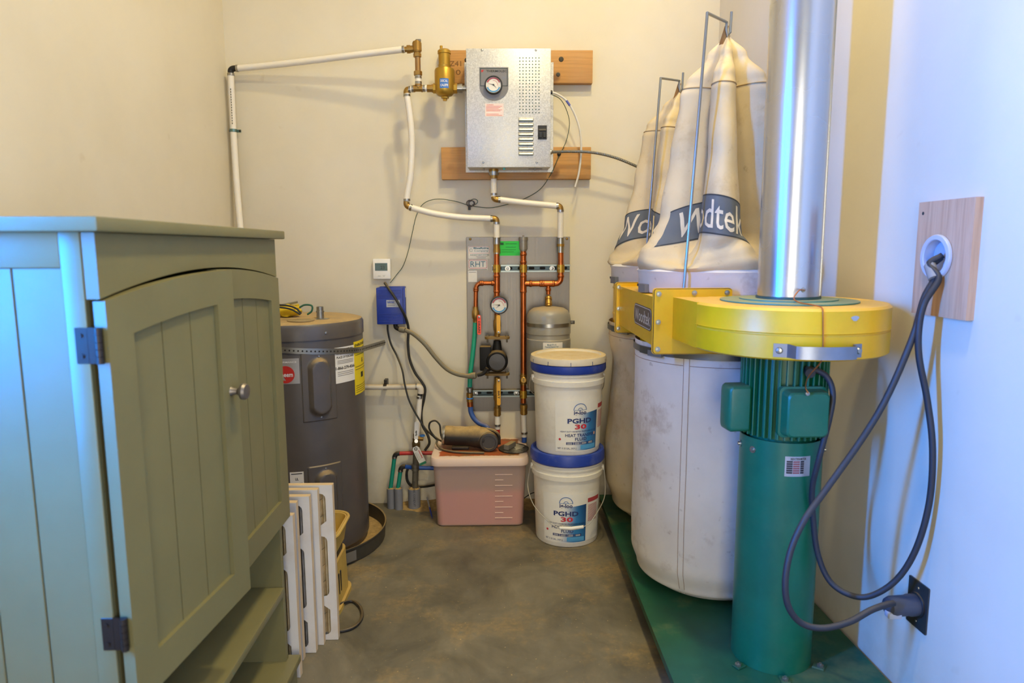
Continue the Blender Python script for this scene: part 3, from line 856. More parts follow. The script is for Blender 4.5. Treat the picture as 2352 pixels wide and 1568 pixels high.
# badge with gauge
bf = plane(py(1134.5, 193, YB), X, Z); s = pxb
sh = [(-33.5 * s, 37 * s), (33.5 * s, 37 * s)] + [(33.5 * s * math.cos(R_(g)), -6 * s - 31 * s * math.sin(R_(g))) for g in range(0, 181, 12)]
bad = obj('badge', MB().prism(sh, bf, 0.0, 0.0012), M('badge_grey', '#7d7a76', 0.4, 0.3), bo)
fr = MB()
for a0, a1, c0_, c1_ in ((-31.5, 31.5, 33.5, 35), (-31.5, 31.5, -5, -3.5), (-31.5, -30, -5, 35), (30, 31.5, -5, 35)):
    fr.box(bf(a0 * s, c0_ * s, 0.0012), bf(a1 * s, c1_ * s, 0.0016))
obj('badge_line', fr, M('dark_teal_print', '#2d3b3a', 0.5), bad)
lines(bad, bf, [('THERMOLEC', 6 * s, 28.5 * s, 0.0085, 47 * s, 0.02)], INK, 0.0017)
obj('badge_mark', MB().prism([(-29 * s, 26 * s), (-26 * s, 26 * s), (-22.5 * s, 31 * s), (-29 * s, 31 * s)], bf, 0.0012, 0.0017), RED, bad)
def gauge(par, c, r, needle):
    fm = plane(c, X, Z)
    g = obj('gauge', MB().prof(c, -Y, [(0.0005, 0), (r, 0), (r, 0.016), (r * 0.97, 0.019), (r * 0.87, 0.019), (r * 0.85, 0.013), (0.0005, 0.013)], 40), BLK, par, label='round dial gauge with a black rim')
    obj('dial', MB().prof(c - Y * 0.0131, -Y, [(0.0005, 0), (r * 0.845, 0), (r * 0.845, 0.0006), (0.0005, 0.0006)], 36), WLAB, g)
    for col, a0, a1, rr0, rr1 in (('#b8444a', 20, 160, 0.66, 0.8), ('#3b8ec6', 200, 340, 0.66, 0.8), ('#b8444a', -10, 100, 0.44, 0.48)):
        m = MB()
        m.slab(lambda u, v, t: fm(r * (rr0 + (rr1 - rr0) * v) * math.cos(R_(a0 + (a1 - a0) * u)), r * (rr0 + (rr1 - rr0) * v) * math.sin(R_(a0 + (a1 - a0) * u)), 0.0139 + t), 20, 1, 0.0002)
        obj('dial_scale', m, M('dial_' + col[1:], col, 0.5), g)
    m = MB()
    for i in range(19):
        q = R_(-30 + 240 * i / 18); ca_, sa = math.cos(q), math.sin(q)
        m.add([fm(r * (0.58 * ca_ - 0.012 * sa), r * (0.58 * sa + 0.012 * ca_), 0.0142), fm(r * (0.58 * ca_ + 0.012 * sa), r * (0.58 * sa - 0.012 * ca_), 0.0142), fm(r * (0.66 * ca_ + 0.012 * sa), r * (0.66 * sa - 0.012 * ca_), 0.0142), fm(r * (0.66 * ca_ - 0.012 * sa), r * (0.66 * sa + 0.012 * ca_), 0.0142)], [(0, 1, 2, 3)])
    obj('dial_ticks', m, INK, g)
    for q, l in needle:
        q = R_(q)
        m = MB().prism([(r * 0.03 * math.sin(q), -r * 0.03 * math.cos(q)), (r * l * math.cos(q), r * l * math.sin(q)), (-r * 0.03 * math.sin(q), r * 0.03 * math.cos(q)), (-r * 0.14 * math.cos(q), -r * 0.14 * math.sin(q))], fm, 0.0146, 0.0152)
        obj('needle', m, INK, g)
    obj('needle_hub', MB().prof(fm(0, 0, 0.0145), -Y, [(0.0005, 0), (r * 0.09, 0), (r * 0.07, 0.0015), (0.0005, 0.002)], 12), INK, g)
    return g
gauge(bo, py(1133.5, 196.5, YB - 0.0012), 20.5 * s, ((165, 0.62), (-45, 0.5)))
m = MB()
for i, ch in enumerate('THERMOMETER MANOMETER'):
    pass
# warning label
lf = plane(py(1135.5, 252.5, YB), X, Z)
wl_ = obj('warning_label', MB().box(lf(-21.5 * s, -14.5 * s, 0), lf(21.5 * s, 14.5 * s, 0.0006)), M('pink_white_label', '#e6d3cc', 0.6), bo)
m = MB().text('WARNING', lambda a, b, t: lf(a - 10 * s, b + 11.5 * s, t), 0.004, 16 * s, 0.02, 0.0009)
for i in range(7):
    z = (8 - 2.7 * i) * s if i < 5 else (4 - 2.7 * i) * s
    m.box(lf(-19 * s, z, 0.0006), lf((18 - 4 * (i % 3)) * s, z + 0.0016, 0.0009))
obj('lettering', m, M('red_print', '#cf5b50', 0.6), wl_, flat=True)
# perforations: 7 x 18 small holes
m = MB()
for i in range(7):
    for j in range(18):
        p = py(1194 + i * 7.33, 133 + j * 7.4, YB)
        m.prof(p + Y * 0.0004, -Y, [(0.0005, 0), (0.0024, 0), (0.0024, 0.0008), (0.0005, 0.0008)], 8)
obj('vent_holes', m, M('hole_teal', '#1f4844', 0.7), bo, kind='stuff')
for j in range(8):
    c = py(1208, 273.5 + j * 11.15, YB)
    w2 = 18 * s
    def lv(a, b):
        e = min(a, 1 - a) * 2 * w2
        k_ = min(1, e / 0.006)
        k_ = math.sqrt(max(0, 1 - (1 - k_) ** 2))
        return c + Vector(((a - 0.5) * 2 * w2, -0.009 * k_ * math.sin(min(1.0, (1 - b) * 1.0) * math.pi / 2), (b - 0.5) * 7.5 * s))
    g = MB().grid(lv, 16, 6)
    o = obj('louver', g, GALV, bo)
    obj('louver_slot', MB().box(c + Vector((-w2 * 0.95, 0.0002, -5.2 * s)), c + Vector((w2 * 0.95, -0.0006, -3.4 * s))), M('hole_teal', '#1f4844', 0.7), o)
# breaker
a, b = py(1235.5, 320, YB), py(1256, 288, YB)
br = obj('breaker', MB().box(a, b - Y * 0.004, 0.001, 1), BLK, bo)
cx = (a.x + b.x) / 2; zc = (a.z + b.z) / 2
for dx in (-0.0085, 0.0085):
    obj('switch_lever', MB().box((cx + dx - 0.006, YB - 0.004, zc - 0.022), (cx + dx + 0.006, YB - 0.012, zc - 0.002), 0.001, 1), BLK, br)
obj('lever_bar', MB().box((cx - 0.015, YB - 0.004, zc + 0.006), (cx + 0.015, YB - 0.009, zc + 0.013), 0.001, 1), M('grey_bar', '#5c564a', 0.5), br)
for u, v in ((1107, 115), (1231, 115), (1110, 373), (1233, 373)):
    obj('screw', MB().prof(py(u, v, YB), -Y, [(0.0005, 0), (0.005, 0), (0.004, 0.002), (0.0005, 0.003)], 10), STEEL, bo)
for u in (1111, 1229):
    p = py(u, 386, YB + 0.03)
    obj('bottom_screw', MB().cyl((p.x, p.y, Bt), (p.x, p.y, Bt - 0.01), 0.004, n=8), STEEL, bo)
p = py(1158, 386, YB + 0.03)
obj('indicator_light', MB().cyl((p.x, p.y, Bt), (p.x, p.y, Bt - 0.007), 0.005, n=12), M('teal_lens', '#3fc4d0', 0.2), bo)
p = py(1230, 390, YB + 0.07)
obj('bottom_label', MB().box((p.x - 0.03, p.y - 0.02, Bt + 0.0034), (p.x + 0.03, p.y + 0.02, Bt + 0.0022)), INK, bo)

# ------------------------------------------------------------------ outlet pipe below boiler
OF2 = 0.12
op = thing('outlet_pipe', 'white plastic pipe stepping from under the boiler to the right copper riser', 'pipe', W(1287, 545, 0.08))
a = W(1134, 388, OF2)
fit(op, 'union_fitting', W(1134, 412, OF2), Z, [(0.0125, 0.004), (0.0165, 0.013), (0.012, 0.006), (0.0185, 0.010), (0.0205, 0.010), (0.014, 0.03)], BRASS)
fit(op, 'union_collar', W(1134, 403, OF2), Z, [(0.019, 0.004), (0.0222, 0.008), (0.019, 0.006)], STEEL, 24)
obj('pipe', MB().cyl(W(1134, 452, OF2), W(1134, 410, OF2), 0.0125), PEX, op)
ring(op, W(1134.5, 446, OF2), Z, 0.0142)
elbow(op, W(1134.5, 451, OF2), W(1134.5, 459, OF2), W(1146, 458, OF2), 0.0132)
obj('pipe', MB().tube([W(1145, 458, OF2), W(1200, 465, OF2 - 0.005), W(1281, 473, 0.105)], 0.0135, 14, smooth=6), PEX, op)
ring(op, W(1147, 458, OF2), X); ring(op, W(1280, 473, 0.105), X)
elbow(op, W(1279, 472.8, 0.105), W(1288, 473, 0.105), W(1287.5, 482, 0.105), 0.0132)
ring(op, W(1287.5, 484, 0.105), Z)
obj('pipe', MB().tube([W(1287.5, 481, 0.105), W(1287, 545, 0.09)], 0.0130, 14), PEX, op)

# ------------------------------------------------------------------ cables near the boiler
CAB = M('white_cable_jacket', '#d6d2ca', 0.45)
wc = thing('white_cable', 'stiff white cable curling out of the boiler side with a cut end', 'cable', W(1322, 430, 0.06))
pts = [W(1266, 212, 0.10), W(1280, 216, 0.10), W(1302, 232, 0.095), W(1320, 262, 0.09), W(1332, 300, 0.085), W(1335, 345, 0.08), W(1330, 395, 0.075), W(1321, 429, 0.07)]
obj('jacket', MB().tube(pts, 0.0045, 10, smooth=8), CAB, wc)
obj('blue_tape', MB().tube([W(1301, 231, 0.095), W(1305, 236.5, 0.0945), W(1309, 242.5, 0.094)], 0.0052, 10), M('blue_tape', '#5a5fa8', 0.5), wc)
obj('connector', MB().prof(W(1264, 212, 0.10), X, [(0.0005, 0), (0.009, 0), (0.009, 0.006), (0.0065, 0.009), (0.0005, 0.009)], 14), BLK, wc)
fc = thing('flex_conduit', 'grey armoured flexible conduit arching from the boiler towards the dust bags', 'conduit', W(1520, 412, 0.1))
pts = cr([W(1268, 349, 0.10), W(1310, 348, 0.10), W(1360, 350, 0.10), W(1410, 361, 0.10), W(1460, 381, 0.09), W(1500, 401, 0.08), W(1530, 420, 0.075), W(1570, 452, 0.07), W(1600, 520, 0.05)], 26)
rs = [0.0068 if i % 2 else 0.0058 for i in range(len(pts))]
obj('armour', MB().tube(pts, rs, 10), M('conduit_steel', '#8f8d84', 0.38, 0.8), fc, ang=20)
obj('connector', MB().prof(W(1262, 349, 0.10), X, [(0.0005, 0), (0.011, 0), (0.011, 0.008), (0.008, 0.012), (0.0005, 0.012)], 14), STEEL, fc)
sw = thing('sensor_wire', 'thin dark green wire running from boiler to thermostat, tied by a coil', 'wire', W(900, 650, 0.01))
pts = [W(1268, 217, 0.10), W(1288, 229, 0.09), W(1302, 255, 0.07), W(1308, 285, 0.055), W(1300, 325, 0.045), W(1283, 360, 0.043), W(1265, 400, 0.043), W(1240, 435, 0.01), W(1200, 458, 0.008), W(1150, 473, 0.008), W(1120, 477, 0.008), W(1080, 472, 0.01), W(1045, 462, 0.008), W(1005, 457, 0.01), W(975, 466, 0.012), W(958, 490, 0.012), W(948, 530, 0.01), W(938, 575, 0.008), W(926, 610, 0.008), W(910, 632, 0.008), W(896, 650, 0.01)]
GW = M('dark_green_wire', '#2d4a3e', 0.5)
obj('wire', MB().tube(pts, 0.0016, 6, smooth=8), GW, sw)
c = W(1080, 467, 0.012)
for i in range(3):
    rr_ = 0.017 - 0.002 * i
    obj('wire_coil', MB().tube([c + Vector((rr_ * math.cos(q * 0.42) + 0.004 * i, -0.002 * i, rr_ * 0.85 * math.sin(q * 0.42))) for q in range(16)], 0.0018, 6), M('brown_coil', '#4a3626', 0.5), sw)
obj('wire_clip', MB().box(W(1075, 482, 0.012), W(1081, 472, 0.006), 0.001, 1), BLK, sw)
obj('wire_loop', MB().tube([W(1084, 470, 0.012), W(1094, 468, 0.012), W(1097, 461, 0.012), W(1090, 457, 0.012), W(1082, 459, 0.012)], 0.0015, 6, smooth=5), GW, sw)
obj('wire_clip', MB().ball(W(1284, 354, 0.043), 0.007, 10, 6), BLK, sw)

# ------------------------------------------------------------------ thermostat
WP = M('white_plastic', '#e6e3dc', 0.4, var=0.02)
a, b = W(857, 641, 0.026), W(896, 594, 0.026)
th = thing('thermostat', 'white digital thermostat with a grey display on the back wall', 'thermostat', ((a.x + b.x) / 2, D - 0.012, a.z))
obj('housing', MB().box((a.x, D - 0.0005, a.z), (b.x, D - 0.026, b.z), 0.004), WP, th)
a2, b2 = W(861.5, 621.5, 0.027), W(889.5, 604, 0.027)
sc = obj('display', MB().box((a2.x, D - 0.0262, a2.z), (b2.x, D - 0.027, b2.z)), M('lcd_grey', '#5d6f68', 0.25), th)
tf = plane(((a2.x + b2.x) / 2, D - 0.027, (a2.z + b2.z) / 2), X, Z)
lines(sc, tf, [('23', 0.006, -0.003, 0.015, 0.018, 0.0)], M('lcd_ink', '#2b3532', 0.5), 0.0005)
tb = MB().box(W(868, 634, 0.0265), W(874, 633, 0.027))
for s0 in (-1, 1):
    tb.tube([W(880, 631.5, 0.0268) if s0 < 0 else W(884, 631.5, 0.0268), W(882, 635, 0.0268)], 0.0006, 4)
obj('buttons', tb, M('grey_mark', '#9ea5a0', 0.5), th)

# ------------------------------------------------------------------ blue relay box
BLUE = M('blue_enamel', '#1f3894', 0.42, var=0.05, stain=0.12, scol='#8f8b86')
YR = 0.06
a, b = W(866, 745, YR), W(924, 660.5, YR)
rb = thing('relay_box', 'blue ribbed control box below the thermostat', 'control box', ((a.x + b.x) / 2, D - 0.03, a.z))
box = obj('cover', MB().box((a.x, D - 0.004, a.z), (b.x, D - YR, b.z), 0.003), BLUE, rb)
obj('back_shell', MB().box((a.x + 0.01, D - 0.0005, a.z - 0.002), (b.x + 0.008, D - 0.035, b.z + 0.004), 0.003), BLUE, rb)
for z in [a.z + 0.012 + 0.0068 * i for i in range(6)] + [b.z - 0.012 - 0.0068 * i for i in range(6)]:
    obj('rib', MB().box((a.x + 0.010, D - YR + 0.001, z), (b.x - 0.006, D - YR - 0.0014, z + 0.0022), 0.0005, 1), BLUE, box)
rf = plane(W(904, 697, YR), X, Z)
sl_ = obj('label', MB().box(rf(-0.032, -0.016, 0.0005), rf(0.028, 0.016, 0.0016)), M('silver_label', '#aeb2b8', 0.45, 0.2), box)
lines(rb, rf, [('tekmar', -0.012, 0.008, 0.010, 0.034, 0.03)], M('blue_print', '#2a46a0', 0.5), 0.0019)
bars(rb, rf, [(-0.026, 0.006, -0.001, 0.001), (-0.026, 0.006, -0.009, -0.006)], M('grey_print', '#8a867e', 0.6), 0.0017)
obj('side_label', MB().box((b.x + 0.0078, D - 0.012, b.z - 0.045), (b.x + 0.0086, D - 0.03, b.z - 0.004)), WLAB, rb)

# ------------------------------------------------------------------ cables from relay box and thermostat
bc = thing('power_cable', 'thick black cable from the thermostat down past the blue box', 'cable', W(975, 1040, 0.03))
pts = [W(884, 650, 0.02), W(893, 663, 0.065), W(908, 685, 0.073), W(922, 710, 0.072), W(932, 730, 0.05), W(938, 755, 0.03), W(937, 790, 0.03), W(941, 825, 0.03), W(953, 855, 0.03), W(968, 876, 0.035), W(976, 892, 0.035), W(974, 915, 0.03), W(968, 945, 0.025), W(970, 975, 0.025), W(982, 998, 0.03), W(986, 1018, 0.03), W(976, 1034, 0.03)]
obj('jacket', MB().tube(pts, 0.006, 10, smooth=8), M('black_rubber', '#24231f', 0.55, dust=0.3), bc)
gc = thing('pump_conduit', 'dusty grey flexible conduit from the blue box to the pump', 'conduit', W(1080, 864, 0.1))
GCON = M('dusty_grey_conduit', '#77705c', 0.6, dust=0.7)
pts = [W(931, 758, 0.055), W(950, 767, 0.06), W(975, 789, 0.07), W(1000, 820, 0.08), W(1025, 846, 0.09), W(1050, 859, 0.10), W(1078, 864, 0.115)]
obj('hose', MB().tube(pts, 0.0098, 14, smooth=8), GCON, gc)
obj('elbow_connector', MB().tube([W(908, 744, 0.03), W(910, 752, 0.035), W(920, 757, 0.045)], 0.010, 14, smooth=4), BLK, gc)
obj('connector', MB().prof(W(918, 756, 0.045), W(935, 759, 0.057) - W(918, 756, 0.045), [(0.0005, 0), (0.0125, 0), (0.0135, 0.004), (0.0135, 0.022), (0.011, 0.028), (0.0005, 0.028)], 16), GCON, gc)
obj('connector', MB().prof(W(1076, 864, 0.115), W(1100, 861, 0.13) - W(1076, 864, 0.115), [(0.0005, 0), (0.0125, 0), (0.0125, 0.014), (0.0145, 0.015), (0.0145, 0.032), (0.0115, 0.036), (0.0005, 0.036)], 16), GCON, gc)
obj('elbow_connector', MB().tube([W(1097, 861, 0.13), W(1110, 857, 0.135), W(1119, 845, 0.14)], 0.009, 12, smooth=5), BLK, gc)

# ================================================================== manifold panel
def brushed():
    t = NT('brushed_stainless')
    n = t.noise(1.0, 3, 0.6, t.scaled((700, 3, 3)))
    k = t.ramp(n, [(0.3, '#6f685f'), (0.7, '#7f786e')])
    return t.done(k, t.rng(n, 0.3, 0.7, 0.32, 0.45), 0.85)
a, b = W(1076, 944, 0.006), W(1309, 543.5, 0.006)
mp = thing('manifold_panel', 'brushed steel wall panel carrying copper pipes, valves and strut rails', 'panel', ((a.x + b.x) / 2, D - 0.03, a.z))
PLATE = obj('back_plate', MB().box((a.x, D - 0.0005, a.z), (b.x, D - 0.006, b.z), 0.001, 1), brushed(), mp)
for u, v in ((1080, 549), (1302, 548), (1084, 935), (1303, 935)):
    obj('screw', MB().prof(W(u, v, 0.006), -Y, [(0.0005, 0), (0.006, 0), (0.0045, 0.003), (0.0005, 0.004)], 10), BRASS, mp)
STRUT = M('zinc_strut', '#8c938c', 0.35, 0.85, dust=0.7)
def strut(u0, u1, v0, v1):
    p, q = W(u0, v1, 0.03), W(u1, v0, 0.03)
    z0, z1 = p.z, q.z; d0 = D - 0.0065; d1 = D - 0.03
    m = MB()
    pr_ = [(d0, z0), (d1, z0), (d1, z0 + 0.007), (d1 + 0.002, z0 + 0.007), (d1 + 0.002, z0 + 0.002), (d0 - 0.002, z0 + 0.002), (d0 - 0.002, z1 - 0.002), (d1 + 0.002, z1 - 0.002), (d1 + 0.002, z1 - 0.007), (d1, z1 - 0.007), (d1, z1), (d0, z1)]
    m.prism(pr_, lambda y, z, t: Vector((t, y, z)), p.x, q.x)
    o = obj('strut_rail', m, STRUT, mp)
    obj('rail_recess_shade', MB().box((p.x + 0.001, d0 - 0.0021, z0 + 0.0025), (q.x - 0.001, d0 - 0.0027, z1 - 0.0025)), M('shaded_zinc', '#4f5d5e', 0.4, 0.6), o)  # thin darker sheet inside the channel, recess shade put into its colour
    n = int((q.x - p.x) / 0.05); zc = (z0 + z1) / 2
    for i in range(n):
        x = p.x + 0.03 + i * 0.05
        obj('rail_slot', MB().prism([(a_ + x, b_ + zc) for a_, b_ in rr(0.026, 0.012, 0.0055)], lambda a_, b_, t: Vector((a_, t, b_)), d0 - 0.0027, d0 - 0.0031), DARK, o)
    return o, zc
s1, zs1 = strut(1130, 1310, 607, 625)
s2, zs2 = strut(1084, 1310, 894, 912)
for u, v in ((1166, 616.5), (1268, 616.5), (1092, 903), (1186, 903)):
    p = W(u, v, 0.012)
    obj('rail_bolt', MB().prof(p, -Y, [(0.0005, 0), (0.012, 0), (0.012, 0.002), (0.007, 0.002), (0.007, 0.007), (0.0005, 0.008)], 14), STEEL, mp)
PO = 0.085
CR = 0.0125
def cop(pts, r=CR, name='copper_pipe', mat=None): return obj(name, MB().tube(pts, r, 16), mat or COPPER, mp)
def collar(u, v, ax=Z, r=0.0152, l=0.012): 
    ax = Vector(ax)
    return obj('press_collar', MB().prof(W(u, v, PO) - ax * l / 2, ax, [(0.0005, 0), (r * 0.9, 0), (r, l * 0.25), (r, l * 0.75), (r * 0.9, l), (0.0005, l)], 18), COPPER, mp)
# left riser
cop([W(1141, 700, PO), W(1141, 572, PO)])
fit(mp, 'coupling', W(1141, 563, PO), Z, [(0.0135, 0.004), (0.0165, 0.012), (0.0155, 0.012), (0.017, 0.008)], STEEL)
fit(mp, 'coupling', W(1141, 580, PO), Z, [(0.0165, 0.016), (0.0145, 0.022)], BRASS)
fit(mp, 'coupling', W(1141, 583, PO), Z, [(0.016, 0.016)], STEEL)
for v in (634, 669, 684): collar(1141, v)
cop([W(1141, 668, PO), W(1141, 634, PO)], 0.0142, 'tee')
# left branch
cop([W(1141, 650, PO), W(1104, 650, PO)], 0.0095)
cop([W(1106, 650, PO)] + [W(1106 - 13 * math.sin(R_(g)), 650 + 13 - 13 * math.cos(R_(g)), PO) for g in range(10, 91, 10)] + [W(1092.5, 704, PO)], 0.0095)
for u, v, ax in ((1131, 650, X), (1108, 650, X), (1104, 650, X)): collar(u, v, ax, 0.0122, 0.010)
for v in (663, 667): collar(1093, v, Z, 0.0122, 0.010)
def lever_valve(u, v0, v1, hv0, hv1, hu, hmat, txt, label, wid=0.0085):
    p = W(u, v1, PO); q = W(u, v0, PO); L = (q - p).length
    obj('valve_body', MB().prof(p, Z, [(0.0005, 0), (0.0125, 0), (0.0125, L * 0.2), (0.0165, L * 0.28), (0.0175, L * 0.5), (0.0165, L * 0.72), (0.0125, L * 0.8), (0.0125, L), (0.0005, L)], 16), BRASS, mp)
    c = W(hu, hv0, PO + 0.028)
    obj('valve_stem', MB().cyl(Vector((c.x, D - PO, c.z)), c - Y * 0.004, 0.006, n=12), STEEL, mp)
    e = W(hu, hv1, PO + 0.028)
    h = (c - e).length
    fm = plane((c + e) / 2, X, Z)
    o = obj('valve_handle', MB().prism(rr(2 * wid, h + 0.016, wid * 0.9, 5), fm, 0, 0.006), hmat, mp, label=label)
    obj('handle_nut', MB().prof(c - Y * 0.006, -Y, [(0.0005, 0), (0.0055, 0), (0.0055, 0.004), (0.0005, 0.005)], 6), STEEL, o)
    if txt:
        g = plane(fm(0, -h * 0.12, 0.006), -Z, X)
        g2 = lambda a_, b_, t: fm(0, -h * 0.12, 0.0) + Z * (-a_) + X * b_ - Y * (0.006 + t)
        lines(o, g2, [(txt, 0, 0, 0.009, min(h * 0.7, 0.012 * len(txt)), 0.02)], INK, 0.0006)
ORANGE = M('orange_handle', '#ef4a22', 0.45)
YEL = M('yellow_handle', '#e0a21a', 0.45, dust=0.2)
lever_valve(1092.5, 704, 740, 727, 764, 1100.5, ORANGE, 'DRAIN', 'orange lever handle', 0.0085)
# green hose, couplers, blue hose
GHOSE = M('green_hose', '#1f9a78', 0.45, var=0.05)
BHOSE = M('blue_hose', '#33569c', 0.5, dust=0.5)
gh = thing('drain_hose', 'green hose from the orange valve, turning blue below its brass coupler', 'hose', W(1100, 980, 0.12))
obj('green_hose', MB().tube([W(1091.5, 737, PO), W(1090, 770, PO), W(1085, 820, PO), W(1080, 860, PO), W(1079, 888, PO)], 0.0105, 14, smooth=6), GHOSE, gh)
fit(gh, 'brass_coupler', W(1079, 900, PO), Z, [(0.0135, 0.008), (0.016, 0.012)], STEEL)
fit(gh, 'brass_coupler', W(1079, 925, PO), Z, [(0.012, 0.006), (0.0145, 0.012), (0.0125, 0.012), (0.015, 0.016)], BRASS)
ring(gh, W(1079, 914, PO), Z, 0.0158, 0.005, 'blue_ring').data.materials[0] = M('blue_band', '#3b7fd0', 0.4)
obj('hose_cuff', MB().cyl(W(1080, 933, PO), W(1079.5, 922, PO), 0.0140), COPPER, gh)
obj('blue_hose', MB().tube([W(1080, 930, PO), W(1082, 947, PO), W(1090, 962, 0.09), W(1103, 973, 0.10), W(1118, 980, 0.12), W(1126, 996, 0.13)], 0.0115, 14, smooth=6), BHOSE, gh)
# gauge and upper yellow valve
cop([W(1142, 752, PO), W(1141, 690, PO)], 0.0115)
gauge(mp, W(1146.5, 700, PO + 0.015), 21.5 * 0.00186, ((172, 0.62), (222, 0.5)))
lever_valve(1142, 722, 772, 762, 727, 1145, YEL, '', 'yellow lever handle')
# lower valve
lever_valve(1142, 866, 935, 873, 926, 1145.5, YEL, 'BRT', 'yellow lever handle')
fit(mp, 'coupling', W(1142.5, 955, PO), Z, [(0.013, 0.004), (0.0165, 0.014), (0.0150, 0.010), (0.0165, 0.012)], BRASS)
obj('white_tail_pipe', MB().cyl(W(1142.5, 985, PO), W(1142.5, 950, PO), 0.0125), PEX, mp)
ring(mp, W(1142.5, 976, PO), Z)
obj('red_tail_pipe', MB().cyl(W(1143, 1010, PO), W(1142.5, 983, PO), 0.0115), M('red_pipe', '#b52a22', 0.4), mp)
# middle riser
fit(mp, 'air_vent', W(1202, 578, PO), Z, [(0.010, 0.004), (0.0155, 0.006), (0.0185, 0.040), (0.021, 0.004), (0.021, 0.006), (0.019, 0.004), (0.004, 0.008)], M('dusty_nickel', '#8e8779', 0.45, 0.6, dust=0.6), 24)
cop([W(1202, 860, PO), W(1202, 577, PO)])
for v in (584, 602, 634, 669): collar(1202, v)
cop([W(1202, 668, PO), W(1202, 634, PO)], 0.0142, 'tee')
fit(mp, 'balance_valve', W(1202, 885, PO), Z, [(0.0125, 0.008), (0.0165, 0.020), (0.0125, 0.010), (0.0155, 0.012), (0.0125, 0.008)], BRASS)
p = W(1202.5, 872, PO + 0.014)
o = obj('valve_dial', MB().prof(p, -Y, [(0.0005, 0), (0.0145, 0), (0.0145, 0.008), (0.012, 0.010), (0.0005, 0.010)], 18), BRASS, mp)
obj('dial_slot', MB().box(p + Vector((-0.001, -0.0098, -0.006)), p + Vector((0.001, -0.0106, 0.010))), INK, o)
obj('orange_lever', MB().box(W(1213, 886, PO), W(1221, 864, PO + 0.012), 0.002), M('orange_knob', '#d9861c', 0.5), mp)
cop([W(1202, 925, PO), W(1202, 882, PO)])
fit(mp, 'coupling', W(1203, 952, PO), Z, [(0.013, 0.004), (0.0165, 0.014), (0.0150, 0.012), (0.0170, 0.016)], BRASS)
obj('white_tail_pipe', MB().cyl(W(1204, 1003, PO), W(1203, 948, PO), 0.0120), PEX, mp)
ring(mp, W(1204, 994, PO), Z)
obj('blue_tail_pipe', MB().cyl(W(1204, 1015, PO), W(1204, 1001, PO), 0.0115), M('blue_pipe', '#2a55a8', 0.4), mp)
# right branch to the expansion tank and right riser
cop([W(1202, 651, PO), W(1276, 651, PO)] + [W(1276 + 12 * math.sin(R_(g)), 651 - 12 + 12 * math.cos(R_(g)), PO) for g in range(10, 91, 10)] + [W(1288, 578, PO)])
for u in (1219, 1242, 1247, 1271): collar(u, 651, X)
collar(1288, 634)
cop([W(1246, 651, PO), W(1272, 651, PO)], 0.0142, 'tee')
cop([W(1259.5, 676, PO), W(1259.5, 651, PO)], 0.0095)
collar(1259.5, 665, Z, 0.0125)
fit(mp, 'coupling', W(1287.5, 580, PO), Z, [(0.015, 0.018), (0.0165, 0.006), (0.0145, 0.014), (0.0165, 0.016), (0.015, 0.010)], STEEL)
obj('coupling_band', MB().cyl(W(1287.5, 566, PO), W(1287.5, 560, PO), 0.0172), BRASS, mp)
# split clamps
for u, v in ((1141, 616.5), (1202, 616.5), (1288, 616.5), (1142, 903), (1202, 905)):
    c = W(u, v, PO)
    m = MB().prof(c - Z * 0.017, Z, [(0.0126, 0), (0.0168, 0), (0.0168, 0.034), (0.0126, 0.034)], 20, caps=False)
    m.box(c + Vector((-0.006, 0.012, -0.008)), (c.x + 0.006, D - 0.028, c.z + 0.008))
    o = obj('pipe_clamp', m, GOLD, mp)
    obj('clamp_screw', MB().prof(c + Vector((-0.009, -0.012, 0)), Vector((-0.4, -1, 0)), [(0.0005, 0), (0.006, 0), (0.006, 0.004), (0.0005, 0.005)], 8), BRASS, o)
# stickers
PINKL = M('pink_outline_print', '#d98a86', 0.5)
TEALP = M('teal_print', '#2a6070', 0.5)
def sticker(u0, v0, u1, v1, name, mat, label=None):
    p, q = W(u0, v1, 0.0061), W(u1, v0, 0.0061)
    o = obj(name, MB().box((p.x, D - 0.0061, p.z), (q.x, D - 0.0068, q.z)), mat, mp, label=label)
    f = plane(((p.x + q.x) / 2, D - 0.0068, (p.z + q.z) / 2), X, Z)
    return o, f, q.x - p.x, q.z - p.z
def outline(par, f, cx, cz, w, h, r, mat, th=0.0012):
    o_ = rr(w, h, r, 4); i_ = rr(w - 2 * th, h - 2 * th, max(r - th, 0.0005), 4); n = len(o_)
    m = MB().add([f(cx + a_, cz + b_, 0.0005) for a_, b_ in o_] + [f(cx + a_, cz + b_, 0.0005) for a_, b_ in i_], [(i, (i + 1) % n, (i + 1) % n + n, i + n) for i in range(n)])
    return obj('outline', m, mat, par, flat=True)
o, f, w, h = sticker(1075.5, 565, 1126, 594, 'maker_sticker', WLAB, 'white maker sticker with blue lettering')
outline(o, f, 0, h * 0.2, w * 0.94, h * 0.54, 0.003, PINKL)
hm = MB()
for (a0, b0), (a1, b1) in (((-0.044, 0.008), (-0.037, 0.015)), ((-0.037, 0.015), (-0.030, 0.008)), ((-0.042, 0.009), (-0.042, 0.001)), ((-0.032, 0.009), (-0.032, 0.001)), ((-0.042, 0.001), (-0.032, 0.001))):
    hm.tube([f(a0, b0 + 0.003, 0.0006), f(a1, b1 + 0.003, 0.0006)], 0.0005, 4)
obj('house_mark', hm, TEALP, o)
lines(o, f, [('BlueRidge', 0.009, h * 0.32, 0.0085, w * 0.68, 0.03), ('Company', 0.009, h * 0.11, 0.0078, w * 0.64, 0.0), ('RADIANT HEAT SYSTEMS', 0.002, -h * 0.2, 0.005, w * 0.86, 0.01)], TEALP, 0.0006)
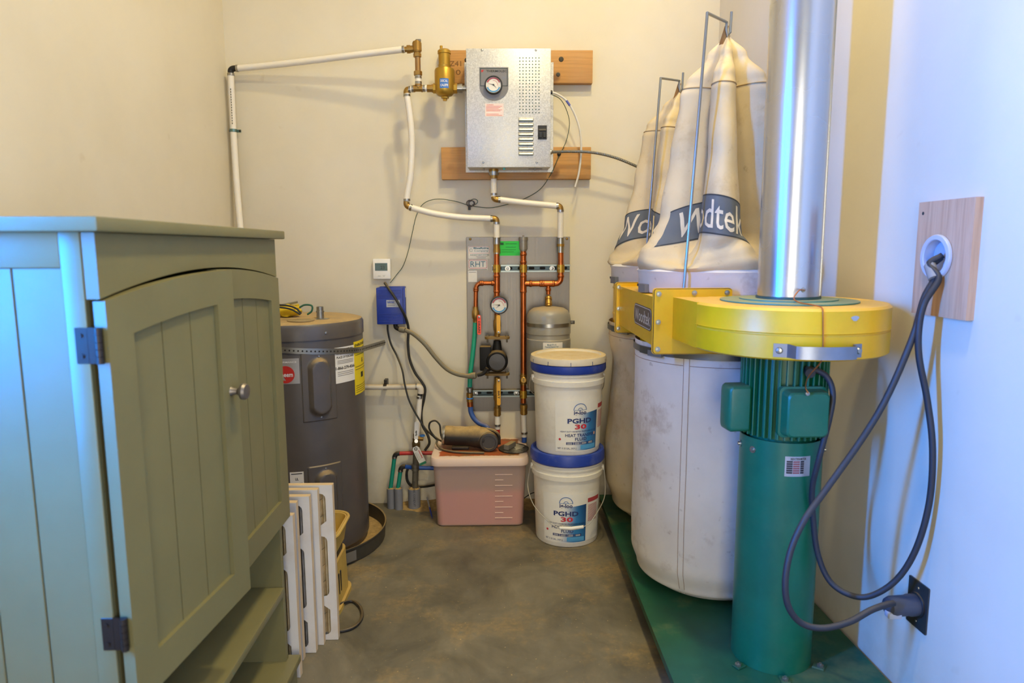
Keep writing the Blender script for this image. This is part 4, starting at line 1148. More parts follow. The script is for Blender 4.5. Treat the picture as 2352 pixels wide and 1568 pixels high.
bars(o, f, [(-w * 0.15, w * 0.4, -h * 0.36, -h * 0.33), (-w * 0.1, w * 0.3, -h * 0.45, -h * 0.42)], M('grey_print', '#8a867e', 0.6), 0.0006)
o, f, w, h = sticker(1075.5, 595.5, 1120, 620.5, 'rht_sticker', WLAB, 'white sticker reading RHT in a red frame')
outline(o, f, 0, h * 0.07, w * 0.94, h * 0.78, 0.005, M('red_frame_print', '#c05458', 0.5), 0.002)
lines(o, f, [('RHT', 0, h * 0.07, 0.027, w * 0.76, -0.005)], TEALP, 0.0006)
bars(o, f, [(-w * 0.46, w * 0.46, -h * 0.47, -h * 0.40)], M('grey_print', '#8a867e', 0.6), 0.0006)
o, f, w, h = sticker(1075.5, 621.5, 1095.5, 647.5, 'small_sticker', WLAB, 'small white sticker')
bars(o, f, [(-w * 0.4, w * 0.4, h * 0.36, h * 0.40)], M('grey_print', '#8a867e', 0.6), 0.0006)
o, f, w, h = sticker(1147.5, 553.5, 1194, 587, 'inspection_tag', M('neon_green_card', '#22d13a', 0.5), 'neon green inspection card')
bars(o, f, [(-w * 0.46, -w * 0.3, h * 0.24, h * 0.40), (-w * 0.2, w * 0.35, h * 0.30, h * 0.33), (-w * 0.2, w * 0.3, h * 0.08, h * 0.1), (-w * 0.4, w * 0.3, -h * 0.1, -h * 0.08), (-w * 0.4, w * 0.2, -h * 0.25, -h * 0.23)], M('dark_green_print', '#0f5a22', 0.6), 0.0006)

# ------------------------------------------------------------------ circulator pump
pu = thing('circulator_pump', 'black circulator pump between brass flanges on the steel panel', 'pump', W(1142, 866, PO))
PB = M('pump_black', '#0f0e0d', 0.6, dust=0.45, spec=0.3)
for v in (775, 858):
    c = W(1142, v, PO)
    m = MB().prism([(a_ , b_) for a_, b_ in rr(0.112, 0.05, 0.022)], lambda a_, b_, t: c + Vector((a_, b_, t)), -0.005, 0.005)
    fl = obj('flange', m, M('dusty_brass_flange', '#8d6f3e', 0.6, 0.4, dust=0.7), pu)
    for dx in (-0.044, 0.044):
        obj('flange_bolt', MB().prof(c + Vector((dx, 0, -0.022)), Z, [(0.0005, 0), (0.0035, 0), (0.0035, 0.014), (0.008, 0.014), (0.008, 0.034), (0.0005, 0.034)], 8), STEEL, fl)
c = W(1142, 826, PO)
obj('volute', MB().tube([W(1142, 851, PO), W(1142, 838, PO), W(1142, 826, PO), W(1142, 805, PO), W(1142, 782, PO)], [0.018, 0.022, 0.036, 0.022, 0.016], 18), PB, pu)
m = MB().prof(c + Y * 0.01, -Y, [(0.0005, 0), (0.044, 0), (0.048, 0.01), (0.048, 0.06), (0.044, 0.068), (0.040, 0.070), (0.0385, 0.066), (0.0005, 0.066)], 36)
mo = obj('motor_head', m, PB, pu)
obj('motor_cap', MB().prof(c - Y * 0.0561, -Y, [(0.0005, 0), (0.037, 0), (0.036, 0.005), (0.0005, 0.007)], 30), M('pump_cap_grey', '#3d3936', 0.4), mo)
q0, q1 = W(1102, 852, PO + 0.045), W(1128, 796, PO + 0.045)
obj('terminal_box', MB().box(q0, (q1.x, D - PO + 0.01, q1.z), 0.006), PB, pu)
for u, v in ((1113, 833), (1113, 812)):
    pass

# ------------------------------------------------------------------ expansion tank
et = thing('expansion_tank', 'grey domed expansion tank hanging from the copper tee behind the pails', 'tank', W(1260, 890, 0.14))
ETG = M('tank_grey', '#8f8b80', 0.34, var=0.03, dust=0.6)
c = W(1260, 745, 0.12); c = Vector((c.x, D - 0.12, 0))
zz = lambda v: W(1260, v, 0.12).z
er = 0.0975
obj('shell', MB().prof(c, Z, [(0.0005, zz(905)), (er * 0.6, zz(903)), (er * 0.9, zz(893)), (er, zz(880)), (er, zz(777)), (er - 0.003, zz(775)), (er - 0.003, zz(766)), (er, zz(764)), (er, zz(732)), (er * 0.97, zz(722)), (er * 0.88, zz(713)), (er * 0.7, zz(707)), (er * 0.35, zz(704)), (0.0005, zz(703))], 48), ETG, et)
obj('band', MB().prof(c, Z, [(er + 0.0002, zz(747)), (er + 0.0016, zz(747)), (er + 0.0016, zz(739)), (er + 0.0002, zz(739))], 48, caps=False), STEEL, et)
obj('band_screw', MB().box(c + Vector((er + 0.0, -0.008, zz(744))), c + Vector((er + 0.018, 0.002, zz(736))), 0.002), M('dark_steel', '#5c574c', 0.4, 0.7), et)
obj('neck', MB().prof((c.x, c.y, zz(704)), (W(1259.5, 676, PO) - Vector((c.x, c.y, zz(704)))), [(0.0005, 0), (0.0125, 0), (0.0125, 0.008), (0.0155, 0.009), (0.0155, 0.026), (0.0125, 0.027), (0.0125, 0.034), (0.0155, 0.035), (0.0155, 0.046), (0.011, 0.05), (0.0005, 0.062)], 16), BRASS, et)
o, f, w, h = cyl_label('rating_label', et, c.x, c.y, er, -18, 34, zz(840), zz(780), WLAB)
lines(o, f, [('Model ETX-15', -0.006, h * 0.42, 0.0072, w * 0.44, 0.02), ('Pressurized Expansion Tank', -0.006, h * 0.34, 0.006, w * 0.66, 0.02), ('with Diaphragm', -0.006, h * 0.26, 0.006, w * 0.4, 0.02)], M('teal_print', '#2a6070', 0.5))

# ------------------------------------------------------------------ pipework at the foot of the wall, left
wp = thing('water_pipe', 'white plastic pipe from the water heater to the white-handled valve', 'pipe', W(960, 1110, 0.06))
DPEX = M('dusty_white_pipe', '#d3c9b6', 0.5, dust=0.75)
obj('pipe', MB().cyl(W(815, 889, 0.05), W(960, 888, 0.055), 0.0125), DPEX, wp)
ring(wp, W(957, 888, 0.055), X)
c = W(885, 888, 0.05)
m = MB().prof(c - X * 0.008, X, [(0.0126, 0), (0.0145, 0), (0.0145, 0.016), (0.0126, 0.016)], 16, caps=False).box(c + Vector((-0.007, 0.006, 0.0)), (c.x + 0.007, D - 0.0005, c.z + 0.03))
o = obj('pipe_clamp', m, HING, wp)
obj('screw', MB().prof((c.x, D - 0.036, c.z + 0.022), -Y, [(0.0005, 0), (0.005, 0), (0.005, 0.004), (0.0005, 0.005)], 8), HING, o)
elbow(wp, W(958, 888, 0.055), W(968, 886, 0.055), W(966, 903, 0.055), 0.0150, DPEX)
obj('black_collar', MB().cyl(W(964.5, 909, 0.055), W(966, 899, 0.055), 0.0125), BLK, wp)
ring(wp, W(964, 912, 0.055), Z, 0.0150)
obj('pipe', MB().cyl(W(957, 1000, 0.06), W(964.5, 908, 0.055), 0.0125), PEX, wp)
fit(wp, 'valve_body', W(956, 1035, 0.06), Z, [(0.0165, 0.02), (0.019, 0.02), (0.0155, 0.02), (0.012, 0.02)], M('old_brass', '#7c6338', 0.5, 0.6, dust=0.5))
hm = plane((W(957.5, 967, 0.085) + W(956, 1009, 0.085)) / 2, X, W(957.5, 967, 0.085) - W(956, 1009, 0.085))
h = (W(957.5, 967, 0.085) - W(956, 1009, 0.085)).length
o = obj('white_handle', MB().prism(rr(0.019, h, 0.008, 5), hm, 0, 0.006), WP, wp, label='white lever handle with black lettering')
lines(o, lambda a_, b_, t: hm(-b_, a_, 0.006 + t), [('Apollo', -0.012, 0, 0.008, 0.026, 0.03)], INK)
obj('valve_stem', MB().cyl(W(956, 1013, 0.05), W(956, 1013, 0.095), 0.0085, n=14), STEEL, wp)
obj('down_pipe', MB().cyl(W(953, 1120, 0.06), W(956, 1033, 0.06), 0.0140), M('dusty_dark_pipe', '#5c5546', 0.6, dust=0.4), wp)
fit(wp, 'coupling', W(954, 1080, 0.06), Z, [(0.0175, 0.012), (0.0155, 0.006), (0.0175, 0.012)], M('grey_coupling', '#6d675a', 0.5, 0.4))
obj('side_port', MB().cyl(W(958, 1006, 0.06), W(972, 1006, 0.06), 0.012), BRASS, wp)
ring(wp, W(970, 1000, 0.06), Z, 0.0125, 0.005, 'blue_ring').data.materials[0] = M('blue_band', '#3b7fd0', 0.4)
tg = thing('hang_tag', 'white card tag with red print hanging on the white-handled valve', 'tag', W(962, 1068, 0.1))
c = W(963, 1046, 0.098)
ux = (W(972, 1040, 0.098) - W(953, 1050, 0.098)).normalized(); ux = Vector((math.cos(R_(24)), 0, math.sin(R_(24))))
uy = Vector((-math.sin(R_(24)), 0, math.cos(R_(24))))
tf = plane(c, ux, uy)
tb = obj('card', MB().prism([(-0.016, -0.045), (0.016, -0.045), (0.016, 0.036), (0.009, 0.046), (-0.009, 0.046), (-0.016, 0.036)], tf, 0, 0.0012), WLAB, tg)
obj('green_foot', MB().box((0, 0, 0), (0.001, 0.001, 0.001)) if False else MB().prism([(-0.016, -0.045), (0.016, -0.045), (0.016, -0.034), (-0.016, -0.034)], tf, 0.0012, 0.0016), M('green_print', '#1f7a58', 0.5), tg)
lines(tb, lambda a_, b_, t: tf(-b_, a_, 0.0012 + t), [('Important', 0.005, -0.009, 0.008, 0.04, 0.02)], M('red_print2', '#d04a32', 0.5))
bars(tb, lambda a_, b_, t: tf(a_, b_, 0.0012 + t), [(-0.012, -0.010, -0.02, 0.02), (-0.006, -0.005, -0.02, 0.02), (-0.001, 0.0, -0.02, 0.01)], M('grey_print', '#8a867e', 0.6), 0.0003)
obj('tag_eyelet', MB().prof(tf(0, 0.036, 0.001), -Y, [(0.004, 0), (0.008, 0), (0.008, 0.002), (0.004, 0.002)], 16, caps=False), STEEL, tg)
CON = M('grey_pvc_conduit', '#7c7c80', 0.45, var=0.04, dust=0.3)
TEALP2 = M('teal_pipe', '#148a70', 0.4)
def conduit(u, vt, off, r, label):
    p = W(u, vt, off); 
    t = thing('pvc_conduit', label, 'conduit', (p.x, D - off, 0), 'grey conduit stubs in the floor')
    obj('sleeve', MB().prof((p.x, D - off, 0), Z, [(r, 0), (r, p.z), (r - 0.004, p.z), (r - 0.004, p.z - 0.03), (0.0005, p.z - 0.03)], 28, caps=False), CON, t)
    def heap(a, b):
        q = a * 2 * math.pi
        rr_ = (r - 0.001) * b
        return Vector((p.x + rr_ * math.cos(q), D - off + rr_ * math.sin(q), p.z - 0.006 + 0.013 * (1 - b * b) + 0.006 * noise.noise(Vector((p.x * 90 + rr_ * 120 * math.cos(q), rr_ * 120 * math.sin(q), 1)))))
    obj('sawdust', MB().grid(heap, 20, 6, True), SAW, t, kind='stuff')
    return t, p
t1, p1 = conduit(898, 1121, 0.06, 0.0195, 'grey plastic conduit stub at the floor, with the taller teal pipe')
t2, p2 = conduit(915, 1121, 0.075, 0.0190, 'grey plastic conduit stub at the floor, with the shorter teal pipe')
t3, p3 = conduit(951, 1121, 0.06, 0.0290, 'thick grey plastic conduit stub below the white-handled valve')
lines(t3, lambda a_, b_, t: on_cyl(p3.x, p3.y, 0.0292, 12, 0.075)(-b_, a_, t) if False else on_cyl(p3.x, p3.y, 0.0292, 8, 0.075)(b_, -a_, t), [('ELECTRIC CONDUIT', 0, 0, 0.010, 0.12, 0.0)], INK, 0.0004)
fr_ = thing('floor_heat_pipe', 'teal pipe rising from the floor and turning red towards the bin', 'pipe', (p1.x, p1.y, p1.z))
obj('teal_pipe', MB().cyl(W(897, 1122, 0.06), W(906, 1050, 0.06), 0.0095), TEALP2, fr_)
elbow(fr_, W(906, 1052, 0.06), W(907, 1040, 0.06), W(918, 1041, 0.06), 0.011, BLK)
ring(fr_, W(906, 1050, 0.06), Z, 0.0115); 
obj('red_pipe', MB().tube([W(916, 1041, 0.06), W(950, 1040, 0.03), W(1010, 1040, 0.03)], 0.0095, 12), M('red_pipe', '#b52a22', 0.4), fr_)
f2 = thing('floor_heat_pipe', 'teal pipe rising from the floor and turning blue towards the bin', 'pipe', (p2.x, p2.y, p2.z))
obj('teal_pipe', MB().cyl(W(914, 1122, 0.075), W(920, 1080, 0.075), 0.0095), TEALP2, f2)
elbow(f2, W(920, 1083, 0.075), W(920, 1070, 0.075), W(931, 1071, 0.075), 0.011, BLK)
ring(f2, W(919.5, 1080, 0.075), Z, 0.0115)
obj('blue_pipe', MB().tube([W(929, 1071, 0.075), W(950, 1074, 0.035), W(1010, 1075, 0.035)], 0.0095, 12), M('blue_pipe', '#2a55a8', 0.4), f2)
ob = thing('black_tube', 'black tube curling behind the thick grey conduit', 'tube', W(940, 1100, 0.03))
obj('tube', MB().tube([W(940, 1070, 0.03), W(934, 1085, 0.03), W(936, 1105, 0.025), W(948, 1116, 0.02), W(975, 1117, 0.03), W(1005, 1112, 0.06)], 0.006, 10, smooth=6), M('black_rubber', '#24231f', 0.55), ob)
# sawdust heaped along the wall
def drift(a, b):
    x = -0.52 + 0.95 * a; y = D - 0.001 - 0.17 * b
    hgt = 0.016 * (1 - b) ** 2 * (0.5 + 0.9 * (noise.noise(Vector((x * 9, 3, y * 9))) + 0.4)) * min(1, a * 8, (1 - a) * 6)
    return Vector((x, y, hgt - 0.0035 * b + 0.003 * noise.noise(Vector((x * 30, y * 30, 2))) * (1 - b)))
obj('sawdust_drift', MB().grid(drift, 70, 12), SAW, label='sawdust drifted against the foot of the back wall', cat='sawdust', kind='stuff', flat=True)

# ================================================================== translucent bin with pink liquid
def translucent(name, col, alpha):
    t = NT(name)
    tr = t.n('ShaderNodeBsdfTransparent')
    tl = t.n('ShaderNodeBsdfTranslucent'); tl.inputs[0].default_value = rgb(col)
    mx = t.n('ShaderNodeMixShader'); mx.inputs[0].default_value = 0.35
    t.done(rgb(col), 0.35)
    t.l(t.p.outputs[0], mx.inputs[1]); t.l(tl.outputs[0], mx.inputs[2])
    m2 = t.n('ShaderNodeMixShader'); m2.inputs[0].default_value = alpha
    t.l(tr.outputs[0], m2.inputs[1]); t.l(mx.outputs[0], m2.inputs[2])
    out = [n for n in t.t.nodes if n.type == 'OUTPUT_MATERIAL'][0]
    t.l(m2.outputs[0], out.inputs['Surface'])
    return t.m
bl, brr = pz(1003, 1211, 0.0), pz(1203, 1211, 0.0)
bcx = (bl.x + brr.x) / 2; bw = brr.x - bl.x; by0 = bl.y; bdp = 0.275; bcy = by0 + bdp / 2 + 0.004
bn = thing('storage_bin', 'translucent plastic bin half full of pink liquid, lid stained orange', 'storage bin', (bcx, bcy, 0))
BH = 0.285
def rrect(z, g, r=0.03): return [Vector((bcx + a, bcy + b, z)) for a, b in rr(bw + 2 * g, bdp + 2 * g, r, 5)]
shell = MB().loft([rrect(0.001, -0.008, 0.025), rrect(0.006, -0.001, 0.03), rrect(BH, 0.012, 0.03), rrect(BH, 0.0095, 0.028), rrect(0.008, -0.0035, 0.028), rrect(0.004, -0.01, 0.022)])
obj('tub', shell, translucent('milky_plastic', '#f2d8c8', 0.40), bn)
lv = 0.158
obj('liquid', MB().loft([rrect(0.0085, -0.0045, 0.026), rrect(lv, 0.0015, 0.026)]), M('pink_liquid', '#c4484e', 0.25, var=0.02), bn, label='pink liquid filling the lower half')
gm = []
for i, v in enumerate((1089, 1101.5, 1114.5, 1127, 1139.5, 1152, 1165, 1178, 1190)):
    a, b = py(1137, v, by0 - 0.002), py(1177 if i % 2 == 0 else 1156, v, by0 - 0.002)
    yy = bcy - bdp / 2 + 0.001 - 0.012 * (a.z / BH)
    obj('level_mark', MB().tube([(a.x, yy, a.z), (b.x, yy, a.z)], 0.0017, 6), M('milky_ridge', '#e2c6b6', 0.4), bn)
def lidmat():
    t = NT('stained_lid')
    x = t.n('ShaderNodeSeparateXYZ'); t.l(t.co, x.inputs[0])
    ex = t.n('ShaderNodeVectorMath', operation='ABSOLUTE'); t.l(t.co, ex.inputs[0])
    s = t.n('ShaderNodeSeparateXYZ'); t.l(ex.outputs[0], s.inputs[0])
    edge = t.mul(t.rng(s.outputs['X'], bw / 2 - 0.035, bw / 2 + 0.012), t.rng(s.outputs['Y'], bdp / 2 - 0.03, bdp / 2 + 0.02), 'MAXIMUM')
    n = t.noise(16, 5, 0.7)
    f = t.mul(t.mul(t.mul(n, edge, 'SUBTRACT'), 0.0, 'ADD'), t.up(0.7, 0.95))
    f = t.rng(f, 0.02, 0.16)
    inner = t.ramp(t.noise(9, 5, 0.7), [(0.35, '#7d5f38'), (0.5, '#a4562a'), (0.62, '#b9562a'), (0.75, '#8a6a40')])
    k = t.mix(f, '#e2c7b4', inner)
    return t.done(k, 0.6)
lid = MB().loft([rrect(0.279, 0.0125, 0.03), rrect(0.279, 0.0215, 0.036), rrect(0.285, 0.023, 0.037), rrect(0.306, 0.0225, 0.037), rrect(0.313, 0.019, 0.034), rrect(0.3155, 0.010, 0.03)])
obj('lid', lid, lidmat(), bn)
LZ = 0.316

# ------------------------------------------------------------------ angle polisher on the lid
GRD = M('dusty_black_tool', '#1d1915', 0.55, dust=1.0, dlo=0.1, dhi=0.85, stain=0.2, scol='#8a7048')
G = lambda u, v, y=2.95: py(u, v, y)
ap = thing('angle_polisher', 'dusty black angle polisher lying on the bin lid', 'power tool', (G(1070, 1000).x, 2.95, LZ))
p0, p1_ = G(1017, 999), G(1092, 1002)
ax = (p1_ - p0).normalized(); L = (p1_ - p0).length
obj('motor_barrel', MB().prof(p0, ax, [(0.0005, 0), (0.034, 0), (0.041, 0.008), (0.043, 0.02), (0.043, L * 0.7), (0.045, L * 0.85), (0.049, L), (0.046, L + 0.02), (0.0005, L + 0.022)], 32), GRD, ap)
obj('end_ring', MB().prof(p0 - ax * 0.002, ax, [(0.036, 0), (0.0425, 0), (0.044, 0.006), (0.044, 0.012), (0.036, 0.012)], 30, caps=False), STEEL, ap)
hd = G(1112, 1006)
obj('gear_head', MB().tube([p1_, hd, G(1132, 1010)], [0.046, 0.048, 0.034], 22), GRD, ap)
cdisc = G(1123, 1013, 2.925)
obj('spindle_guard', MB().prof(cdisc, Vector((0, -1, 0.08)), [(0.0005, 0), (0.037, 0), (0.0425, 0.006), (0.0425, 0.022), (0.039, 0.026), (0.030, 0.027), (0.029, 0.022), (0.0005, 0.022)], 34), M('dusty_dark_guard', '#332c27', 0.5, dust=0.6), ap)
tq0, tq1 = G(1038, 1037, 2.945), G(1077, 1024, 2.945)
obj('trigger', MB().box((tq0.x, 2.965, LZ + 0.0005), (tq1.x, 2.93, tq1.z), 0.004), GRD, ap)
obj('bracket', MB().tube([G(1117, 985), G(1135, 990), G(1145, 1000), G(1146, 1020)], 0.008, 8, smooth=4), GRD, ap)
pl = plane(G(1059, 984, 2.938), ax, Vector((0, 0.62, 0.78)))
obj('rating_plate', MB().slab(lambda a, b, t: pl((a - 0.5) * 0.068, (b - 0.5) * 0.02, t + 0.001 - 0.0025 * (2 * b - 1) ** 2), 2, 6, 0.001), M('dusty_plate2', '#b79b72', 0.7), ap)
obj('power_cord', MB().tube([Vector((q.x, q.y, max(q.z, LZ + 0.0055))) for q in (G(1004, 1010, 2.96), G(1004, 1020, 2.95), G(1014, 1031, 2.93), G(1040, 1037, 2.89), G(1075, 1041, 2.875), G(1112, 1042, 2.87))], 0.0048, 8, smooth=6), M('dusty_cord', '#5b503e', 0.6, dust=0.6), ap)
obj('cord_loop', MB().tube([p0 + Vector((-0.002, 0, -0.02)), G(1012, 995, 2.97), G(1010, 976, 2.97), G(1000, 966, 2.98), G(988, 970, 2.98), G(986, 984, 2.98), G(996, 1000, 2.98), G(1006, 1008, 2.97), p0 + Vector((-0.002, 0, -0.03))], 0.0042, 8, smooth=6), M('black_rubber', '#24231f', 0.55), ap)
cd = thing('thin_cord', 'thin black cord hanging from the blue box down to the polisher', 'cord', W(1000, 1005, 0.15))
obj('cord', MB().tube([W(890, 746, 0.03), W(891, 762, 0.028), W(898, 790, 0.025), (W(912, 818, 0.03)), W(924, 850, 0.075), W(930, 884, 0.09), W(940, 920, 0.10), W(958, 955, 0.11), W(978, 985, 0.12), W(998, 1004, 0.15), G(1006, 1012, 2.97)], 0.0042, 8, smooth=8), M('black_rubber', '#24231f', 0.55), cd)
dc = pz(1180, 1027, LZ + 0.01)
dk = thing('sanding_pad', 'round black sanding pad patched with grey, lying on the bin lid', 'pad', (dc.x, dc.y, LZ))
obj('pad', MB().prof((dc.x, dc.y, LZ + 0.0005), Z, [(0.0005, 0), (0.060, 0), (0.067, 0.003), (0.067, 0.007), (0.058, 0.012), (0.0005, 0.012)], 40), M('pad_rubber', '#38322a', 0.7, stain=0.9, scol='#97907f', sscale=9), dk)
rr2 = [(0.045 * math.cos(R_(g)) * (1 + 0.12 * math.sin(g * 0.11)), 0.045 * math.sin(R_(g)) * (1 + 0.15 * math.cos(g * 0.07))) for g in range(-80, 80, 12)] + [(0.004, 0.03), (0.0, 0.0), (0.008, -0.03)]
obj('grey_patch', MB().prism(rr2, lambda a, b, t: Vector((dc.x + a, dc.y + b, LZ + 0.0125 + t)), 0, 0.0006), M('grey_paste', '#a59e8d', 0.8), dk)
ec = pz(1171, 1020, LZ + 0.03)
Me = Matrix.Translation((ec.x, ec.y, LZ + 0.0245)) @ Matrix.Rotation(R_(-28), 4, 'Z')
obj('grey_block', MB().box((-0.012, -0.036, -0.011), (0.012, 0.036, 0.012), 0.0015, 1, Me), M('grey_block', '#6b665c', 0.7, dust=0.7), label='small grey block lying on the round sanding pad', cat='block')

# ================================================================== pails
PAILW = M('white_pail_plastic', '#efe9db', 0.38, var=0.03, stain=0.2, scol='#a89370', sscale=14)
BLID = M('blue_pail_lid', '#24409f', 0.4, var=0.05, stain=0.35, scol='#7d86a8', sscale=14)
WIRE = M('bail_wire', '#c9c5bb', 0.35, 0.7)
NAVY = M('navy_print', '#27366e', 0.5)
REDP = M('red_lettering', '#c92b3c', 0.5)
WPR = M('white_print', '#e8e6e0', 0.5)
LBLUE = M('light_blue_print', '#55a2d6', 0.5)
def blue_print():
    t = NT('blue_gradient_print')
    a = t.n('ShaderNodeVertexColor'); a.layer_name = 'print'
    return t.done(a.outputs['Color'], 0.42)
BPR = blue_print()
def pail(u, y, z0, ph0, bail, white_lid, label):
    c = py(u, 1000, y); cx, cy = c.x, y
    t = thing('pail', label, 'pail', (cx, cy, z0), 'heat transfer fluid pails in a stack')
    H = 0.35
    R0, R1 = 0.130, 0.1425
    rz = lambda z: R0 + (R1 - R0) * z / H
    zr = H - 0.05
    prf = [(0.0005, 0.006), (R0 - 0.012, 0.006), (R0 - 0.008, 0), (R0 - 0.002, 0.001), (R0, 0.006), (rz(zr - 0.02), zr - 0.02), (rz(zr - 0.02) + 0.007, zr - 0.02), (rz(zr) + 0.008, zr - 0.0), (rz(zr) + 0.001, zr + 0.002), (rz(zr) + 0.001, zr + 0.018), (rz(zr) + 0.006, zr + 0.02), (rz(zr) + 0.006, zr + 0.026), (rz(zr) + 0.002, zr + 0.028), (R1 + 0.002, H), (R1 - 0.002, H), (R1 - 0.003, H - 0.01), (0.0005, H - 0.012)]
    obj('body', MB().prof((cx, cy, z0), Z, prf, 56), PAILW, t)
    # lid
    if white_lid:
        obj('lid_ring', MB().prof((cx, cy, z0), Z, [(R1 + 0.0025, H - 0.02), (R1 + 0.008, H - 0.02), (R1 + 0.0115, H - 0.012), (R1 + 0.0105, H + 0.012), (R1 + 0.004, H + 0.014), (R1 - 0.01, H + 0.014)], 56, caps=False), BLID, t)
        WL = M('dusty_white_lid', '#ddd2ba', 0.5, var=0.05, dust=0.85, dcol='#c4ab78')
        lo = obj('lid', MB().prof((cx, cy, z0), Z, [(R1 - 0.012, H + 0.0145), (R1 + 0.0125, H + 0.0145), (R1 + 0.0135, H + 0.018), (R1 + 0.010, H + 0.040), (R1 + 0.002, H + 0.0435), (R1 - 0.008, H + 0.042), (R1 - 0.012, H + 0.034), (0.0005, H + 0.034)], 56), WL, t)
        for g in (-70, -36, -2, 32, 66):
            q = on_cyl(cx, cy, R1 + 0.0131, g, z0 + H + 0.022)
            obj('tear_slot', MB().slab(lambda a, b, tt: q((a - 0.5) * 0.0022, (b - 0.5) * 0.015, tt + 0.0001 - b * 0.0012), 1, 1, 0.0006), NAVY, lo)
    else:
        obj('lid', MB().prof((cx, cy, z0), Z, [(R1 + 0.0025, H - 0.012), (R1 + 0.007, H - 0.012), (R1 + 0.0115, H - 0.006), (R1 + 0.0115, H + 0.022), (R1 + 0.008, H + 0.034), (R1 + 0.0, H + 0.037), (R1 - 0.006, H + 0.034), (R1 - 0.008, H + 0.0305), (0.0005, H + 0.0305)], 56), BLID, t)
    # label: clear-white main panel, blue print, side panel
    lz0 = z0 + 0.018; lh = 0.208
    rl = lambda z: rz(z - z0) + 0.0006
    wdt = R_(78) * 0.134
    def lf(a, b, tt=0.0):      # a 0..1, b 0..1
        z = lz0 + lh * b
        return Vector((cx, cy, z)) + cdir(ph0 + 78 * a) * (rl(z) + tt)
    o = obj('label', MB().slab(lambda a, b, tt: lf(a, b, tt), 20, 4, 0.0003), M('pail_label_white', '#ece8de', 0.42, var=0.02), t, label='printed label wrapped round the pail')
    m = MB(); nu, nv = 24, 10
    m.grid(lambda a, b: lf(0.02 + 0.98 * a, 0.02 + b * (0.64 + 0.12 * max(0, a) ** 0.7 - 0.0), 0.0007), nu, nv)
    c0_, c1_, c2_ = rgb('#ece8de'), rgb('#2f7cb8'), rgb('#23406f')
    m.col = []
    for j in range(nv + 1):
        for i in range(nu + 1):
            a, b = i / nu, j / nv
            k = max(0, min(1, (a - 0.42 + 0.10 * (1 - b)) / 0.40)); k = k * k * (3 - 2 * k)
            k2 = max(0, min(1, (a - 0.75) / 0.3 + (b - 0.6) * 0.6))
            cc = [c0_[q] * (1 - k) + (c1_[q] * (1 - k2) + c2_[q] * k2) * k for q in range(3)]
            m.col.append((cc[0], cc[1], cc[2], 1))
    obj('blue_print', m, BPR, o, flat=True)
    obj('side_panel_print', MB().slab(lambda a, b, tt: lf(1.02 + 0.42 * a, 0.02 + 0.98 * b, tt), 10, 3, 0.0003), M('pail_label_white', '#ece8de', 0.42), t)
    m = MB()
    m.slab(lambda a, b, tt: lf(1.04 + 0.38 * a, 0.80 + 0.085 * b, 0.0006 + tt), 8, 1, 0.0001)
    for i in range(16):
        m.slab(lambda a, b, tt: lf(1.05 + 0.30 * a, 0.74 - 0.022 * i + 0.008 * b, 0.0006 + tt), 6, 1, 0.0001)
    obj('red_print', m, M('red_print3', '#b9474c', 0.5), o)
    def L_(rows, mat, name):
        for txt, a, b, h, w, bo in rows:
            mm = MB().text(txt, lambda x, y_, tt, a=a, b=b: lf(a + x / wdt, b + y_ / lh, tt), h, w * wdt, bo, 0.0012)
            obj(name, mm, mat, o, flat=True)
    L_([('ig-loo', 0.54, 0.755, 0.0165, 0.28, 0.03), ('PGHD', 0.54, 0.605, 0.019, 0.55, 0.035), ('HEAT TRANSFER', 0.57, 0.324, 0.0125, 0.70, 0.02), ('FLUID', 0.57, 0.247, 0.0125, 0.27, 0.02), ('HEAVY DUTY INHIBITED PROPYLENE GLYCOL', 0.54, 0.398, 0.0058, 0.86, 0.015), ('NET. 5 US GAL, (18.9 L)', 0.26, 0.062, 0.0075, 0.42, 0.01)], NAVY, 'navy_lettering')
    L_([('30', 0.56, 0.49, 0.0185, 0.27, 0.035)], REDP, 'red_lettering')
    mm = MB()
    for i in range(4): mm.slab(lambda a, b, tt: lf(0.24 + 0.165 * i + 0.155 * a, 0.140 + 0.050 * b, 0.0010 + tt), 4, 1, 0.0001)
    obj('navy_boxes', mm, NAVY, o)
    mm = MB()
    for i in range(4): 
        for q in (0.150, 0.170):
            mm.slab(lambda a, b, tt: lf(0.26 + 0.165 * i + 0.11 * a, q + 0.008 * b, 0.0014 + tt), 3, 1, 0.0001)
    obj('white_small_print', mm, WPR, o)
    mm = MB().slab(lambda a, b, tt: lf(0.56 + 0.40 * a, 0.04 + 0.085 * b, 0.0010 + tt), 6, 1, 0.0001)
    obj('light_blue_box', mm, LBLUE, o)
    mm = MB(); n = 20
    # igloo arch logo
    for r0, r1 in ((0.0245, 0.027), (0.0075, 0.0095)):
        mm.slab(lambda a, b, tt: lf(0.54 + (r0 + (r1 - r0) * b) * math.cos(math.pi * a) / wdt, 0.816 + (r0 + (r1 - r0) * b) * math.sin(math.pi * a) / lh, 0.0010 + tt), 18, 1, 0.0001)
    mm.slab(lambda a, b, tt: lf(0.54 + (a - 0.5) * 0.054 / wdt, 0.811 + 0.007 * b, 0.0010 + tt), 4, 1, 0.0001)
    obj('igloo_mark', mm, M('logo_blue', '#2f66a8', 0.5), o)
    mm = MB().prism([(0.0048 * math.cos(2 * math.pi * i / 14), 0.0048 * math.sin(2 * math.pi * i / 14)) for i in range(14)], lambda a, b, tt: lf(0.10 + a / wdt, 0.245 + b / lh, tt), 0.0008, 0.0012)
    obj('red_dot', mm, REDP, o)
    obj('flag_mark', MB().slab(lambda a, b, tt: lf(0.90 + 0.05 * a, 0.30 + 0.055 * b, 0.0012 + tt), 2, 1, 0.0001), M('flag_print', '#c79a8c', 0.5), o)
